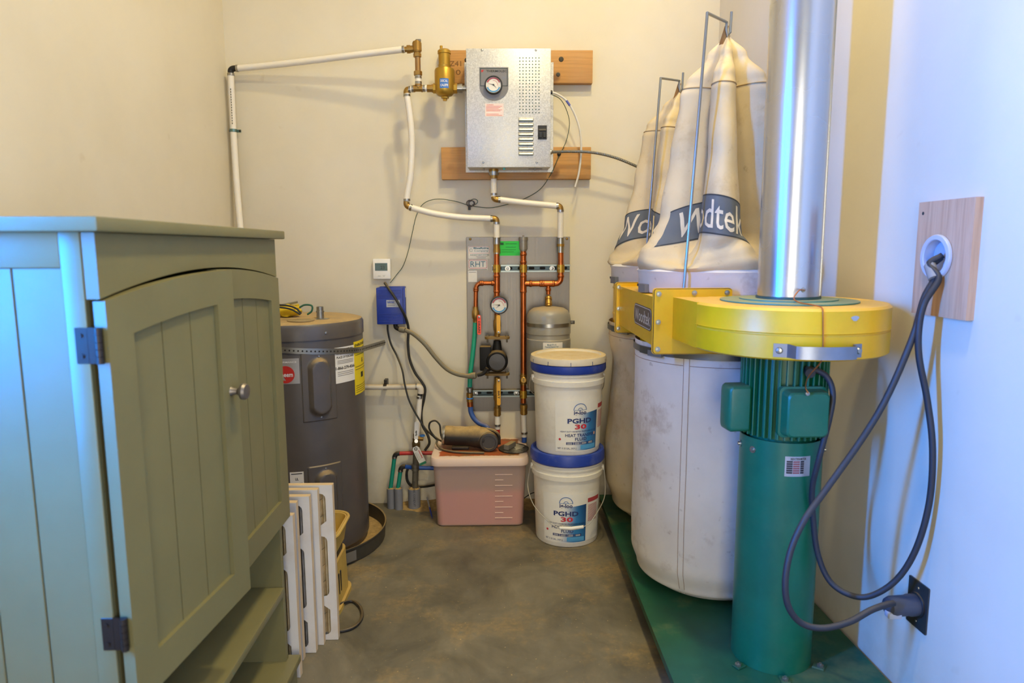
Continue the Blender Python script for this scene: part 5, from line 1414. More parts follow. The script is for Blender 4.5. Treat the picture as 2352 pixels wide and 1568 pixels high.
    # bail: ears and wire
    er_ = rz(zr - 0.01) + 0.006
    for g in bail['ears']:
        p = Vector((cx, cy, z0 + zr - 0.002)) + cdir(g) * er_
        obj('ear', MB().prof(p - cdir(g) * 0.004, cdir(g), [(0.0005, 0), (0.014, 0), (0.013, 0.009), (0.004, 0.010), (0.0005, 0.010)], 14), PAILW, t)
    pts = [Vector((cx, cy, z0)) + cdir(g) * r_ + Z * dz for g, r_, dz in bail['wire']]
    obj('bail_wire', MB().tube(pts, 0.0019, 8, smooth=6), WIRE, t)
    if bail.get('grip'):
        q = [Vector((cx, cy, z0)) + cdir(g) * r_ + Z * dz for g, r_, dz in bail['grip']]
        obj('grip', MB().tube(q, [0.0065, 0.0075, 0.0065], 12), WP, t)
    return t
pail(1303, 2.75, 0.0, -49, {'ears': (-96, 84), 'wire': [(-96, 0.152, 0.298), (-93, 0.158, 0.27), (-86, 0.165, 0.215), (-60, 0.166, 0.163), (-32, 0.168, 0.118), (-16, 0.17, 0.098), (0, 0.17, 0.098), (20, 0.17, 0.103), (32, 0.17, 0.125), (62, 0.164, 0.185), (80, 0.157, 0.25), (84, 0.152, 0.298)], 'grip': [(-15, 0.17, 0.098), (0.5, 0.172, 0.0985), (17, 0.17, 0.101)]}, False, 'white plastic pail with blue lid and hanging wire handle, at the bottom of the stack')
pail(1304, 2.75, 0.3815, -27, {'ears': (-84, 96), 'wire': [(-84, 0.154, 0.298), (-90, 0.158, 0.27), (-105, 0.157, 0.23), (-140, 0.154, 0.18), (-180, 0.153, 0.16), (-220, 0.154, 0.18), (-250, 0.157, 0.23), (-264, 0.154, 0.298)]}, True, 'white plastic pail with dusty white lid, standing on the blue-lidded pail')

# ================================================================== right wall: board, grommet, outlet
dWv = Vector((-0.0307, 1, 0)).normalized()
def rw(u, v): return plane(pr(u, v), -dWv, Z)
CED = wood('cedar_board', '#b98a62', '#caa07c', 2, True, 0.9)
f = rw(2180, 594)
gb = thing('cable_board', 'cedar board on the wall with a round grommet for cables', 'board', f(0, -0.13, 0.01))
bwid = (pr(2116, 594) - pr(2245, 594)).length; bht = pr(2180, 461).z - pr(2180, 729).z
gf = rw(2171, 590); gc_ = f(0, 0); go = (gf(0, 0) - f(0, 0)); ga, gz = go.dot(-dWv), go.z
n = 32
outer = []
for i in range(n):
    q = 2 * math.pi * i / n; cq, sq = math.cos(q), math.sin(q)
    k = min((bwid / 2) / max(abs(cq), 1e-6), (bht / 2) / max(abs(sq), 1e-6))
    outer.append((cq * k, sq * k))
for cx_, cy_ in ((1, 1), (1, -1), (-1, 1), (-1, -1)):
    i = min(range(n), key=lambda j: (outer[j][0] - cx_ * bwid / 2) ** 2 + (outer[j][1] - cy_ * bht / 2) ** 2)
    outer[i] = (cx_ * bwid / 2, cy_ * bht / 2)
inner = [(ga + 0.042 * math.cos(2 * math.pi * i / n), gz + 0.042 * math.sin(2 * math.pi * i / n)) for i in range(n)]
TH = 0.018
m = MB().loft([[f(a, b, 0) for a, b in outer], [f(a, b, TH) for a, b in outer], [f(a, b, TH) for a, b in inner], [f(a, b, 0) for a, b in inner]], caps=False)
obj('board', m, CED, gb)
nrm = (-dWv).cross(Z)
GR = M('grey_grommet', '#b9bcc4', 0.4)
obj('grommet', MB().prof(gf(0, 0, 0.001), nrm, [(0.0005, 0), (0.0385, 0), (0.0385, 0.024), (0.040, 0.026), (0.049, 0.0255), (0.051, 0.022), (0.051, TH + 0.0005), (0.0415, TH + 0.0005)], 40, caps=False), GR, gb)
obj('screw_hole', MB().prof(f(bwid * -0.41, bht * 0.40, TH - 0.0002), nrm, [(0.0005, 0), (0.004, 0), (0.004, 0.0005), (0.0005, 0.0005)], 12), DARK, gb)
ol = rw(2110, 1388)
ou = thing('wall_outlet', 'dark metal outlet plate low on the right wall', 'outlet', ol(0, -0.06, 0.002))
obj('plate', MB().prism(rr(0.075, 0.118, 0.003), ol, 0.0005, 0.004), M('dark_outlet_plate', '#4e4b47', 0.4, 0.6), ou)
obj('socket', MB().prof(ol(0, 0, 0.004), nrm, [(0.0005, 0), (0.03, 0), (0.03, 0.004), (0.027, 0.006), (0.0005, 0.006)], 30), BLK, ou)
for b in (0.042, -0.042): obj('screw', MB().prof(ol(0, b, 0.004), nrm, [(0.0005, 0), (0.0035, 0), (0.003, 0.0015), (0.0005, 0.002)], 10), STEEL, ou)
RUB = M('blue_grey_cord', '#28282b', 0.55, var=0.1, dust=0.15)
def ypts(l): return [py(u, v, y) for u, v, y in l]
g0 = gf(-0.01, -0.02, 0.03)
ca_ = thing('plug_cord', 'thick dark cord looping from the board grommet to the plug in the outlet', 'cord', ol(0, -0.03, 0.08))
pt = [gf(0.004, 0.0, 0.012), gf(-0.006, -0.022, 0.028)] + ypts([(2150, 632, 1.535), (2122, 686, 1.53), (2097, 772, 1.525), (2042, 902, 1.52), (1985, 1000, 1.515), (1900, 1120, 1.50), (1850, 1190, 1.48), (1818, 1258, 1.47), (1804, 1330, 1.46), (1810, 1390, 1.455), (1840, 1430, 1.455), (1890, 1442, 1.455), (1950, 1428, 1.465), (2000, 1401, 1.48), (2036, 1388, 1.495), (2052, 1385, 1.505)])
obj('cord', MB().tube(pt, 0.0075, 12, smooth=8), RUB, ca_)
pa = ol(0, 0, 0.0065)
pe = ol(0.012, 0.004, 0.088)
obj('plug', MB().prof(pa, pe - pa, [(0.0005, 0), (0.026, 0), (0.0265, 0.02), (0.0245, 0.024), (0.0245, 0.068), (0.021, 0.078), (0.010, 0.082), (0.0005, 0.082)], 30), M('dark_plug', '#3c3e46', 0.5), ca_)
axp = (pe - pa).normalized()
obj('cord_clamp', MB().box((-0.016, -0.012, -0.008), (0.016, 0.012, 0.008), 0.004, 2, Matrix.Translation(pa + axp * 0.068 + Vector((0, -0.008, -0.016)))), M('pale_clamp', '#a9adb5', 0.45), ca_)
cb = thing('motor_cord', 'thick dark cord sagging from the board grommet to the green motor', 'cord', py(1950, 1365, 1.6))
pt = [gf(0.008, 0.004, 0.012), gf(0.0, -0.016, 0.036)] + ypts([(2156, 640, 1.52), (2124, 694, 1.515), (2111, 750, 1.515), (2111, 820, 1.515), (2130, 920, 1.51), (2142, 1030, 1.50), (2135, 1150, 1.50), (2105, 1258, 1.51), (2060, 1330, 1.53), (2000, 1368, 1.56), (1950, 1365, 1.59), (1905, 1333, 1.62), (1878, 1270, 1.64), (1868, 1190, 1.645), (1866, 1120, 1.635), (1882, 1050, 1.62), (1904, 965, 1.615), (1913, 905, 1.62), (1900, 866, 1.63), (1872, 850, 1.635), (1856, 858, 1.64)])
obj('cord', MB().tube(pt, 0.0072, 12, smooth=8), RUB, cb)
obj('tape_wrap', MB().tube([gf(-0.004, -0.018, 0.032), py(2146, 640, 1.53)], 0.0125, 12), M('pale_tape', '#8f8a80', 0.6), cb)

# ------------------------------------------------------------------ small things on the floor by the bin
pn = thing('ballpoint_pen', 'clear pen with a blue end leaning by the thick grey conduit', 'pen', pz(993, 1190, 0.0))
pa_, pb_ = W(981, 1142, 0.05), pz(993, 1190, 0.004)
obj('barrel', MB().cyl(pa_.lerp(pb_, 0.5), pa_, 0.0038, n=10), M('clear_grey_plastic', '#a9a49a', 0.3), pn)
obj('blue_end', MB().tube([pb_, pb_.lerp(pa_, 0.2), pb_.lerp(pa_, 0.5)], [0.0012, 0.0036, 0.0038], 10), M('blue_plastic', '#3a4a9a', 0.4), pn)
fw = thing('floor_wire', 'thin black wire trailing behind the bin towards the pails', 'wire', W(1215, 1150, 0.05))
obj('wire', MB().tube([W(1196, 1150, 0.05), W(1212, 1138, 0.06), W(1226, 1131, 0.08), W(1240, 1134, 0.07)], 0.0022, 6, smooth=5), WIREB, fw)

# ================================================================== dust collector
DGREEN = M('green_enamel', '#0b5f40', 0.36, var=0.06, stain=0.12, scol='#6d7a52', dust=0.12)
PGREEN = M('green_base_paint', '#0f4f36', 0.5, var=0.1, dust=0.0, stain=0.45, scol='#7d7a4a', sscale=5)
YELL = M('yellow_enamel', '#dda903', 0.36, var=0.05, stain=0.22, scol='#8f7c1a', sscale=9)
YDUST = M('dusty_yellow_enamel', '#dda903', 0.4, var=0.05, dust=0.5, stain=0.2, scol='#8f7c1a')
BOLT = M('zinc_bolt', '#a8a79c', 0.3, 0.9)
MX, MY = 0.742, 1.75
C1 = (0.708, 2.21); C2 = (0.708, 2.765)
ZB = 0.085
dcx = thing('dust_collector', 'yellow and green two-bag dust collector with a vertical motor along the right wall', 'dust collector', (0.72, 2.2, 0))
pe_ = [(0.442, 1.42), (0.442, 2.985), (XR(3.0) - 0.012, 2.985), (XR(1.42) - 0.012, 1.42)]
obj('base_plate', MB().prism(pe_, lambda a, b, t: Vector((a, b, t)), ZB - 0.004, ZB).prism([(0.442, 1.42), (0.442, 2.985), (0.4455, 2.985), (0.4455, 1.42)], lambda a, b, t: Vector((a, b, t)), ZB - 0.022, ZB - 0.004), PGREEN, dcx)
for x, y in ((0.51, 1.5), (0.93, 1.5), (0.51, 2.9), (0.90, 2.9), (0.51, 2.2)):
    w = obj('caster', MB().prof((x - 0.012, y, 0.031), X, [(0.0005, 0), (0.028, 0), (0.031, 0.004), (0.031, 0.020), (0.028, 0.024), (0.0005, 0.024)], 20), BLK, dcx)
    obj('caster_fork', MB().box((x - 0.018, y - 0.012, 0.03), (x - 0.014, y + 0.012, ZB - 0.0045)).box((x + 0.014, y - 0.012, 0.03), (x + 0.018, y + 0.012, ZB - 0.0045)).box((x - 0.02, y - 0.02, ZB - 0.009), (x + 0.02, y + 0.02, ZB - 0.0042)), STEEL, w)
# pedestal tube
TZ = 0.712
tr = 0.104
tub = obj('pedestal', MB().prof((MX, MY, 0), Z, [(tr - 0.003, ZB + 0.0003), (tr, ZB + 0.0003), (tr, TZ), (tr - 0.003, TZ), (tr - 0.003, ZB + 0.02)], 56, caps=False), DGREEN, dcx)
o, fl_, w, h = cyl_label('motor_plate', dcx, MX, MY, tr, -16, 20, TZ - 0.085, TZ - 0.033, M('plate_silver', '#a9a7a3', 0.4, 0.4))
lines(o, fl_, [('INDUCTION MOTOR', 0, h * 0.38, 0.006, w * 0.6, 0.02)], INK)
bars(o, fl_, [(-w * 0.44, -w * 0.22, h * (0.2 - 0.11 * i), h * (0.2 - 0.11 * i) + 0.0045) for i in range(6)] + [(w * 0.08, w * 0.22, h * (0.2 - 0.11 * i), h * (0.2 - 0.11 * i) + 0.0045) for i in range(6)], M('plate_black', '#2c2222', 0.5))
bars(o, fl_, [(-w * 0.2, w * 0.05, h * (0.2 - 0.11 * i), h * (0.2 - 0.11 * i) + 0.0038) for i in range(6)], M('plate_red', '#8a4440', 0.5))
for g, zz_ in ((-62, TZ - 0.03), (-95, TZ - 0.03), (60, TZ - 0.03)):
    obj('bolt', MB().prof(Vector((MX, MY, zz_)) + cdir(g) * tr, cdir(g), [(0.0005, 0), (0.009, 0), (0.009, 0.002), (0.0055, 0.002), (0.005, 0.007), (0.0005, 0.008)], 12), BOLT, dcx)
for g in (-60, -5, 55):
    p = Vector((MX, MY, ZB)) + cdir(g) * (tr + 0.025)
    obj('foot_bracket', MB().box((-0.012, -0.03, 0), (0.012, 0.0, 0.005), 0.001, 1, Matrix.Translation(Vector((MX, MY, ZB)) + cdir(g) * (tr + 0.006)) @ Matrix.Rotation(R_(g), 4, 'Z')), PGREEN, dcx)
    obj('bolt', MB().prof(p + Z * 0.005, Z, [(0.0005, 0), (0.009, 0), (0.009, 0.005), (0.004, 0.006), (0.004, 0.010), (0.0005, 0.010)], 6), BOLT, dcx)
# motor
MZ0, MZ1 = 0.715, 0.945
mot = obj('motor_barrel', MB().prof((MX, MY, 0), Z, [(0.0005, MZ0 - 0.02), (0.085, MZ0 - 0.02), (0.085, MZ0), (0.094, MZ0 + 0.002), (0.094, MZ1 - 0.004), (0.0005, MZ1 - 0.004)], 48), DGREEN, dcx)
nf = 40
proto = None
for i in range(nf):
    g = 360 * i / nf
    mm = MB().box((-0.0022, -0.0155 - 0.093, MZ0 + 0.004), (0.0022, -0.093, MZ1 - 0.012), 0.0008, 1)
    if proto is None:
        mm.xf(Matrix.Translation((0, 0, 0)))
        off = dcx.location.copy()
        me = bpy.data.meshes.new('fin'); me.from_pydata([tuple(v) for v in mm.v], [], mm.f); me.materials.append(DGREEN); proto = me
    fo = bpy.data.objects.new('fin', proto); COL.objects.link(fo); fo.parent = mot
    fo.location = Vector((MX, MY, 0)) - off; fo.rotation_euler = (0, 0, R_(g))
def cover_box(c, w, h, d, g, name):
    Mx = Matrix.Translation(c) @ Matrix.Rotation(R_(g), 4, 'Z')
    rings = [[Mx @ Vector((a, t, b)) for a, b in rr(w + q, h + q, 0.014, 5)] for t, q in ((0, 0), (-d * 0.30, 0), (-d * 0.32, -0.010), (-d * 0.92, -0.016), (-d, -0.024))]
    return obj(name, MB().loft(rings), DGREEN, dcx)
cover_box(Vector((MX, MY - 0.096, 0.795)) + Vector((0.004, 0, 0)), 0.118, 0.128, 0.05, 0, 'terminal_box')
obj('bolt', MB().prof((MX - 0.004, MY - 0.149, 0.85), -Y, [(0.0005, 0), (0.006, 0), (0.005, 0.003), (0.0005, 0.004)], 12), BOLT, dcx)
Mx = Matrix.Translation((MX, MY, 0.787)) @ Matrix.Rotation(R_(-84), 4, 'Z')
rings = [[Mx @ Vector((a, -0.106 - t, b)) for a, b in rr(0.062 + q, 0.122 + q, 0.012, 5)] for t, q in ((0, 0), (0.045, 0), (0.052, -0.008), (0.055, -0.02))]
obj('capacitor_box', MB().loft(rings), DGREEN, dcx)
obj('motor_cable_gland', MB().cyl((MX + 0.02, MY - 0.09, 0.90), (MX + 0.012, MY - 0.125, 0.895), 0.012, n=12), BLK, dcx)
# blower
BZ0, BZ1, BR = 0.942, 1.062, 0.238
prf = [(0.0005, BZ0), (BR - 0.006, BZ0), (BR, BZ0 + 0.004), (BR, BZ0 + 0.056), (BR - 0.002, BZ0 + 0.058), (BR - 0.002, BZ0 + 0.061), (BR + 0.001, BZ0 + 0.063), (BR, BZ0 + 0.066), (BR, BZ1 - 0.006), (BR - 0.006, BZ1), (0.0005, BZ1 + 0.001)]
bl_ = obj('blower_housing', MB().prof((MX, MY, 0), Z, prf, 96), YDUST, dcx)
FY = 1.93
obj('blower_outlet', MB().prism([(MX - BR, MY - 0.01), (MX - BR - 0.014, FY), (0.655, FY), (0.72, MY)], lambda a, b, t: Vector((a, b, t)), BZ0 + 0.001, BZ1 - 0.001), YDUST, bl_)
ga_ = M('teal_gasket_plate', '#3f7a63', 0.5, var=0.08, dust=0.45)
obj('inlet_plate', MB().prof((MX, MY, BZ1), Z, [(0.0005, 0.001), (0.168, 0.001), (0.168, 0.004), (0.120, 0.005), (0.120, 0.008), (0.0005, 0.008)], 64), ga_, bl_)
obj('pipe_collar', MB().prof((MX, MY, BZ1 + 0.008), Z, [(0.0005, 0), (0.079, 0), (0.079, 0.006), (0.0005, 0.006)], 48), M('dark_collar', '#2f4a40', 0.5), bl_)
obj('housing_shaft_plate', MB().prof((MX, MY, BZ0), -Z, [(0.0005, 0.0), (0.10, 0.0), (0.10, 0.004), (0.0005, 0.004)], 40), DGREEN, bl_)
chip = on_cyl(MX, MY, BR, 14, BZ1 - 0.022)
obj('paint_chip', MB().prism([(0.010 * math.cos(q) * (1 + 0.25 * math.sin(3 * q)), 0.006 * math.sin(q)) for q in [i * 0.4 for i in range(16)]], lambda a, b, t: chip(a, b, t), 0.0001, 0.0004), M('bare_metal_chip', '#b9bcc0', 0.4, 0.5), bl_)
# handle
def hstrap(g, lift): return Vector((MX, MY, 0.966)) + cdir(g) * (BR + lift)
path = [(-29, 0.0005), (-22, 0.0005), (-21, 0.004), (-18, 0.026), (-15, 0.030), (-3, 0.032), (8, 0.030), (11, 0.026), (13, 0.004), (14, 0.0005), (19, 0.0005)]
rings = []
for g, l in path:
    p = hstrap(g, l); nn = cdir(g)
    hw = 0.0155 if l < 0.01 else 0.0145
    rings.append([p - Z * hw, p + Z * hw, p + Z * hw + nn * 0.003, p - Z * hw + nn * 0.003])
hd_ = obj('carry_handle', MB().loft(rings), M('galvanised_strap', '#8f949c', 0.34, 0.85, var=0.1), dcx, label='bent galvanised strap handle')
for g in (-26, 17):
    obj('bolt', MB().prof(hstrap(g, 0.0035), cdir(g), [(0.0005, 0), (0.008, 0), (0.006, 0.004), (0.0005, 0.005)], 14), BOLT, hd_)
# flanges and duct
def flange(x0, x1, z0, z1, y, hx, name, bolts):
    fm = lambda a, b, t: Vector((a, y + t, b))
    cx_, cz_ = (x0 + x1) / 2, (z0 + z1) / 2
    o = obj(name, MB().prism([(cx_ + a, cz_ + b) for a, b in rr(x1 - x0, z1 - z0, 0.008)], fm, -0.002, 0.003).prism([(cx_ + a, cz_ + b) for a, b in rr(x1 - x0 + 0.006, z1 - z0 + 0.006, 0.01)], fm, 0.0035, 0.014), YELL, dcx)
    obj('gasket', MB().prism([(cx_ + a, cz_ + b) for a, b in rr(x1 - x0 + 0.003, z1 - z0 + 0.003, 0.009)], fm, 0.0028, 0.0037), BLK, o)
    for x, z in bolts:
        obj('bolt', MB().prof((x, y - 0.002, z), -Y, [(0.0005, 0), (0.0075, 0), (0.0075, 0.002), (0.005, 0.002), (0.005, 0.007), (0.0005, 0.0075)], 12), BOLT, o)
    return o
fx0, fx1, fz0, fz1 = 0.437, 0.657, 0.899, 1.083
flange(fx0, fx1, fz0, fz1, FY, 0, 'front_flange', [(0.449, 1.070), (0.55, 1.0725), (0.643, 1.0725), (0.449, 0.99), (0.449, 0.912), (0.643, 0.99)])
obj('transfer_duct', MB().prism([(0.445, FY + 0.014), (0.445, 2.55), (0.62, 2.56), (0.62, FY + 0.014)], lambda a, b, t: Vector((a, b, t)), 0.915, 1.058), YELL, dcx)
flange(0.433, 0.56, 0.885, 1.07, 2.545, 0, 'rear_flange', [(0.442, 1.055), (0.442, 0.975), (0.442, 0.90)])
dl = plane((0.4449, 2.123, 0.987), -Y, Z)
o = obj('name_plate', MB().prism(rr(0.265, 0.068, 0.026, 6), dl, 0.0003, 0.0012), M('grey_name_plate', '#5c5148', 0.45, 0.2), dcx)
lines(o, lambda a, b, t: dl(a, b, t), [('Woodtek', 0, 0, 0.040, 0.225, 0.01)], M('plate_lettering', '#c9c2b2', 0.4), 0.0016)
bd_ = MB(); o1 = rr(0.259, 0.062, 0.024, 6); o2 = rr(0.253, 0.057, 0.022, 6); n = len(o1)
bd_.add([dl(a, b, 0.0015) for a, b in o1] + [dl(a, b, 0.0015) for a, b in o2], [(i, (i + 1) % n, (i + 1) % n + n, i + n) for i in range(n)])
obj('plate_outline', bd_, M('plate_lettering', '#c9c2b2', 0.4), o, flat=True)
for cx_, cy_ in (C1, C2):
    obj('drum', MB().prof((cx_, cy_, 0), Z, [(0.24, 0.86), (0.247, 0.86), (0.247, 0.93), (0.2495, 0.933), (0.2495, 0.938), (0.247, 0.941), (0.247, 1.035), (0.2495, 1.038), (0.2495, 1.043), (0.247, 1.046), (0.247, 1.09), (0.24, 1.09)], 72, caps=False), YELL, dcx)
    obj('drum_divider', MB().prof((cx_, cy_, 0), Z, [(0.0005, 0.975), (0.2405, 0.975), (0.2405, 0.98), (0.0005, 0.98)], 48), YELL, dcx)

# ------------------------------------------------------------------ bags
def canvas(name, a, b, st):
    t = NT(name)
    k = t.ramp(t.noise(5, 4, 0.6), [(0.3, a), (0.7, b)])
    k = t.mix(t.mul(t.rng(t.noise(6.5, 5, 0.7), 0.55, 0.75), st), k, '#8a6a40')
    k = t.mix(t.rng(t.noise(30, 3, 0.6), 0.66, 0.76, 0, st * 0.7), k, '#6e5230')
    t.bump(t.noise(260, 2, 0.5), 0.25, 0.001)
    return t.done(k, 0.85, 0, 0.25)
CANV = canvas('cream_canvas', '#bda983', '#cbb995', 0.4)
CANW = canvas('white_canvas', '#d2cbc0', '#ddd7cd', 0.55)
def lerp_tab(tab, t):
    for (a, va), (b, vb) in zip(tab, tab[1:]):
        if t <= b:
            k = (t - a) / (b - a); k = k * k * (3 - 2 * k)
            return va + (vb - va) * k
    return tab[-1][1]
RT = [(0, 0.250), (0.025, 0.262), (0.06, 0.25), (0.11, 0.225), (0.24, 0.192), (0.5, 0.162), (0.74, 0.134), (0.80, 0.116), (0.9, 0.060), (1.0, 0.006)]
AT = [(0, 0.0), (0.025, 0.03), (0.07, 0.30), (0.16, 0.66), (0.5, 0.82), (0.75, 0.80), (1.0, 0.5)]
def upper_bag(c, seed, php, label, logo_phi, ztop):
    cx_, cy_ = c; z0 = 1.125; H = ztop - z0
    t = thing('filter_bag', label, 'dust bag', (cx_, cy_, 1.06), 'upper canvas bags of the dust collector')
    def surf(phi, z, lift=0.0):
        tt = max(0.0, min(1.0, (z - z0) / H))
        R = lerp_tab(RT, tt); A = lerp_tab(AT, tt)
        x = R_(phi - php)
        lob = (1 - A) + A * abs(math.cos(2.5 * x + 0.18 * math.sin(x) + 0.25 * (tt - 0.5))) ** 1.15
        r = R * lob * (1 + min(1, tt * 5) * (-0.04 + 0.28 * math.cos(x)))
        d = cdir(phi)
        wv = noise.noise(Vector((d.x * 2.2 + seed, d.y * 2.2, z * 5))) * 0.010 + noise.noise(Vector((d.x * 6 + seed, d.y * 6, z * 12))) * 0.004
        if tt < 0.14: wv += 0.012 * math.sin(R_(phi) * 9 + seed) * math.sin(tt / 0.14 * math.pi)
        dz = 0.018 * math.sin(R_(phi) * 4 + seed) * max(0, math.sin(min(1, tt / 0.16) * math.pi)) if tt < 0.16 else 0
        fade = min(1, (1 - tt) * 8)
        return Vector((cx_, cy_, z + dz)) + d * (r + wv * fade + lift)
    m = MB().grid(lambda a, b: surf(360 * a, z0 + H * (b ** 0.9)), 160, 90, True)
    obj('cloth', m, CANV, t, ang=80)
    # sewn seam ring
    zs_ = z0 + H * 0.765
    obj('seam', MB().tube([surf(g, zs_ + 0.004 * math.sin(g / 20), 0.0012) for g in range(0, 361, 3)], 0.0022, 5), M('seam_thread', '#a58a5c', 0.8), t)
    b_ = MB().prof((cx_, cy_, 0), Z, [(0.2505, 1.062), (0.2535, 1.061), (0.256, 1.066), (0.257, 1.118), (0.262, 1.128), (0.255, 1.136), (0.246, 1.128)], 72, caps=False)
    obj('band', b_, CANW, t)
    # strap buckle
    for g in (-77, 100):
        q = on_cyl(cx_, cy_, 0.257, g, 1.074)
        o = obj('buckle', MB().slab(lambda a, b, tt: q((a - 0.5) * 0.045, (b - 0.5) * 0.026, tt), 4, 1, 0.014), M('grey_buckle', '#7d7f80', 0.45, 0.4), t)
        obj('buckle_clip', MB().slab(lambda a, b, tt: q(-0.035 + (a - 0.5) * 0.03, 0.008 + (b - 0.5) * 0.008, tt), 3, 1, 0.01), M('dark_clip', '#3b3a38', 0.5, 0.5), o)
    # printed logo: arched banner with the maker's name
    lz = z0 + 0.145
    def top(a): return 0.086 - 0.045 * a * a
    def bot(a): return -0.028 - 0.05 * a * a
    LW = 0.155
    def lg(a, b, lift): return surf(logo_phi + a / 0.155 * 39, lz + b, lift)
    g = MB().grid(lambda a, b: lg((a - 0.5) * 2 * LW, bot(a * 2 - 1) + (top(a * 2 - 1) - bot(a * 2 - 1)) * b, 0.0016), 60, 14)
    o = obj('logo', g, M('logo_grey', '#5d6163', 0.8), t, label='grey printed maker logo', ang=80)
    for (s0, s1) in ((0.0, 0.035), (0.965, 1.0)):
        e = MB().grid(lambda a, b: lg((a - 0.5) * 2 * LW, bot(a * 2 - 1) + (top(a * 2 - 1) - bot(a * 2 - 1)) * (s0 + (s1 - s0) * b), 0.0022), 60, 1)
        obj('logo_border', e, M('logo_dark', '#2f3336', 0.8), o)
    mm = MB()
    vs_, fs_, tw = glyphs('Woodtek', 0.005)
    kx = 2 * LW * 0.86 / tw
    def put(x, y_):
        a = x * kx / LW
        sc_ = 0.118
        mid = (top(a) + bot(a)) / 2
        return lg(x * kx, mid + y_ * sc_, 0.0030)
    bm_ = bmesh.new()
    bv_ = [bm_.verts.new((x, y_, 0)) for x, y_ in vs_]
    for fc_ in fs_:
        try: bm_.faces.new([bv_[i] for i in fc_])
        except ValueError: pass
    bmesh.ops.triangulate(bm_, faces=bm_.faces[:])
    bmesh.ops.subdivide_edges(bm_, edges=[e for e in bm_.edges if e.calc_length() > 0.08], cuts=4, use_grid_fill=True)
    bmesh.ops.triangulate(bm_, faces=bm_.faces[:])
    bm_.verts.index_update()
    mm.add([put(v.co.x, v.co.y) for v in bm_.verts], [[v.index for v in q.verts] for q in bm_.faces])
    bm_.free()
    obj('lettering', mm, M('logo_cream', '#d8cbb0', 0.8), o, flat=True)
    # hanging tab
    obj('hang_tab', MB().slab(lambda a, b, tt: Vector((cx_ - 0.006 - 0.022 * (1 - b) + 0.012 * (a - 0.5), cy_ + tt - 0.01, ztop - 0.055 + 0.075 * b)), 2, 4, 0.003), M('brown_tab', '#8a6230', 0.8), t)
    return t
ZT = 1.855; ZT2 = 1.812
upper_bag(C1, 1.3, -19, 'cream canvas filter bag directly behind the shiny metal duct', -33, ZT)
upper_bag(C2, 4.1, -30, 'cream canvas filter bag nearest the boiler, half hidden by the other bag', -62, ZT2)
def rod(c, ZT, label):
    cx_, cy_ = c
    base = Vector((cx_ - 0.176, cy_ - 0.225, 1.03)); topp = Vector((cx_ - 0.125, cy_ - 0.205, ZT - 0.006)); end = Vector((cx_ - 0.008, cy_ - 0.012, ZT + 0.03))
    t = thing('hanger_rod', label, 'rod', base, 'bag hanger rods of the dust collector')
    RM = M('galvanised_rod', '#989a94', 0.36, 0.85)
    obj('upright', MB().tube([base, topp - Z * 0.008, topp, topp + (end - topp) * 0.06], 0.0043, 10), RM, t)
    obj('arm', MB().tube([topp, topp.lerp(end, 0.9), end, end - Z * 0.022, end + Vector((0.004, 0, -0.042)), end + Vector((0.012, 0, -0.03)), end + Vector((0.014, 0, 0.03))], 0.0043, 10), RM, t)
rod(C1, ZT, 'thin galvanised rod holding up the filter bag behind the metal duct')
rod(C2, ZT2, 'thin galvanised rod holding up the filter bag nearest the boiler')
def lower_bag(c, tab, seed, label, amp, seam, mat):
    cx_, cy_ = c
    t = thing('collection_bag', label, 'dust bag', (cx_, cy_, ZB + 0.003), 'lower canvas bags of the dust collector')
    z0, z1 = ZB + 0.003, 0.905
    def surf(phi, z, lift=0.0):
        k = (z - z0) / (z1 - z0)
        d = cdir(phi)
        r = lerp_tab(tab, k)
        am = amp * math.sin(min(1, k * 1.1) * math.pi) if k < 0.91 else 0
        wv = noise.noise(Vector((d.x * 1.6 + seed, d.y * 1.6, z * 2.2))) * am + noise.noise(Vector((d.x * 5 + seed, d.y * 5, z * 4))) * am * 0.35
        wv += am * 0.4 * math.sin(R_(phi) * 7 + seed + 2 * noise.noise(Vector((d.x, d.y, z * 3)))) * max(0, min(1, (k - 0.45) * 2.5))
        return Vector((cx_, cy_, z)) + d * (max(r + wv, 0.002) + lift)
    def fn(a, b):
        k = b ** 1.35
        return surf(360 * a, z0 + (z1 - z0) * k)
    obj('cloth', MB().grid(fn, 120, 80, True), mat, t, ang=80)
    if seam is not None:
        ss = MB().slab(lambda a, b, tt: surf(seam + (a - 0.5) * 4.4, z0 + 0.03 + (z1 - z0 - 0.06) * b, tt + 0.0004), 2, 50, 0.0016)
        o = obj('seam', ss, mat, t)
        for q in (-1.9, 1.9):
            obj('stitching', MB().tube([surf(seam + q, z0 + 0.03 + (z1 - z0 - 0.06) * i / 40, 0.0022) for i in range(41)], 0.0008, 4), M('seam_thread2', '#9c7f6a', 0.8), o)
    obj('hem', MB().tube([surf(g, z1 - 0.055, 0.0006) for g in range(0, 361, 4)], 0.0009, 4), M('seam_thread2', '#9c7f6a', 0.8), t)
    obj('strap', MB().prof((cx_, cy_, 0), Z, [(0.2665, 0.872), (0.2685, 0.872), (0.2685, 0.892), (0.2665, 0.892)], 72, caps=False), M('strap_steel', '#6f706c', 0.45, 0.6), t)
    for g in (-69,):
        q = on_cyl(cx_, cy_, 0.2688, g, 0.882)
        o = obj('clasp', MB().slab(lambda a, b, tt: q((a - 0.5) * 0.06, (b - 0.5) * 0.022, tt), 4, 1, 0.007), M('dark_clasp', '#5f625f', 0.4, 0.7), t)
        obj('clasp_lever', MB().slab(lambda a, b, tt: q(0.05 + (a - 0.5) * 0.055, -0.004 + (b - 0.5) * 0.018, tt), 4, 1, 0.012), M('grey_buckle', '#7d7f80', 0.45, 0.4), o)
    return t
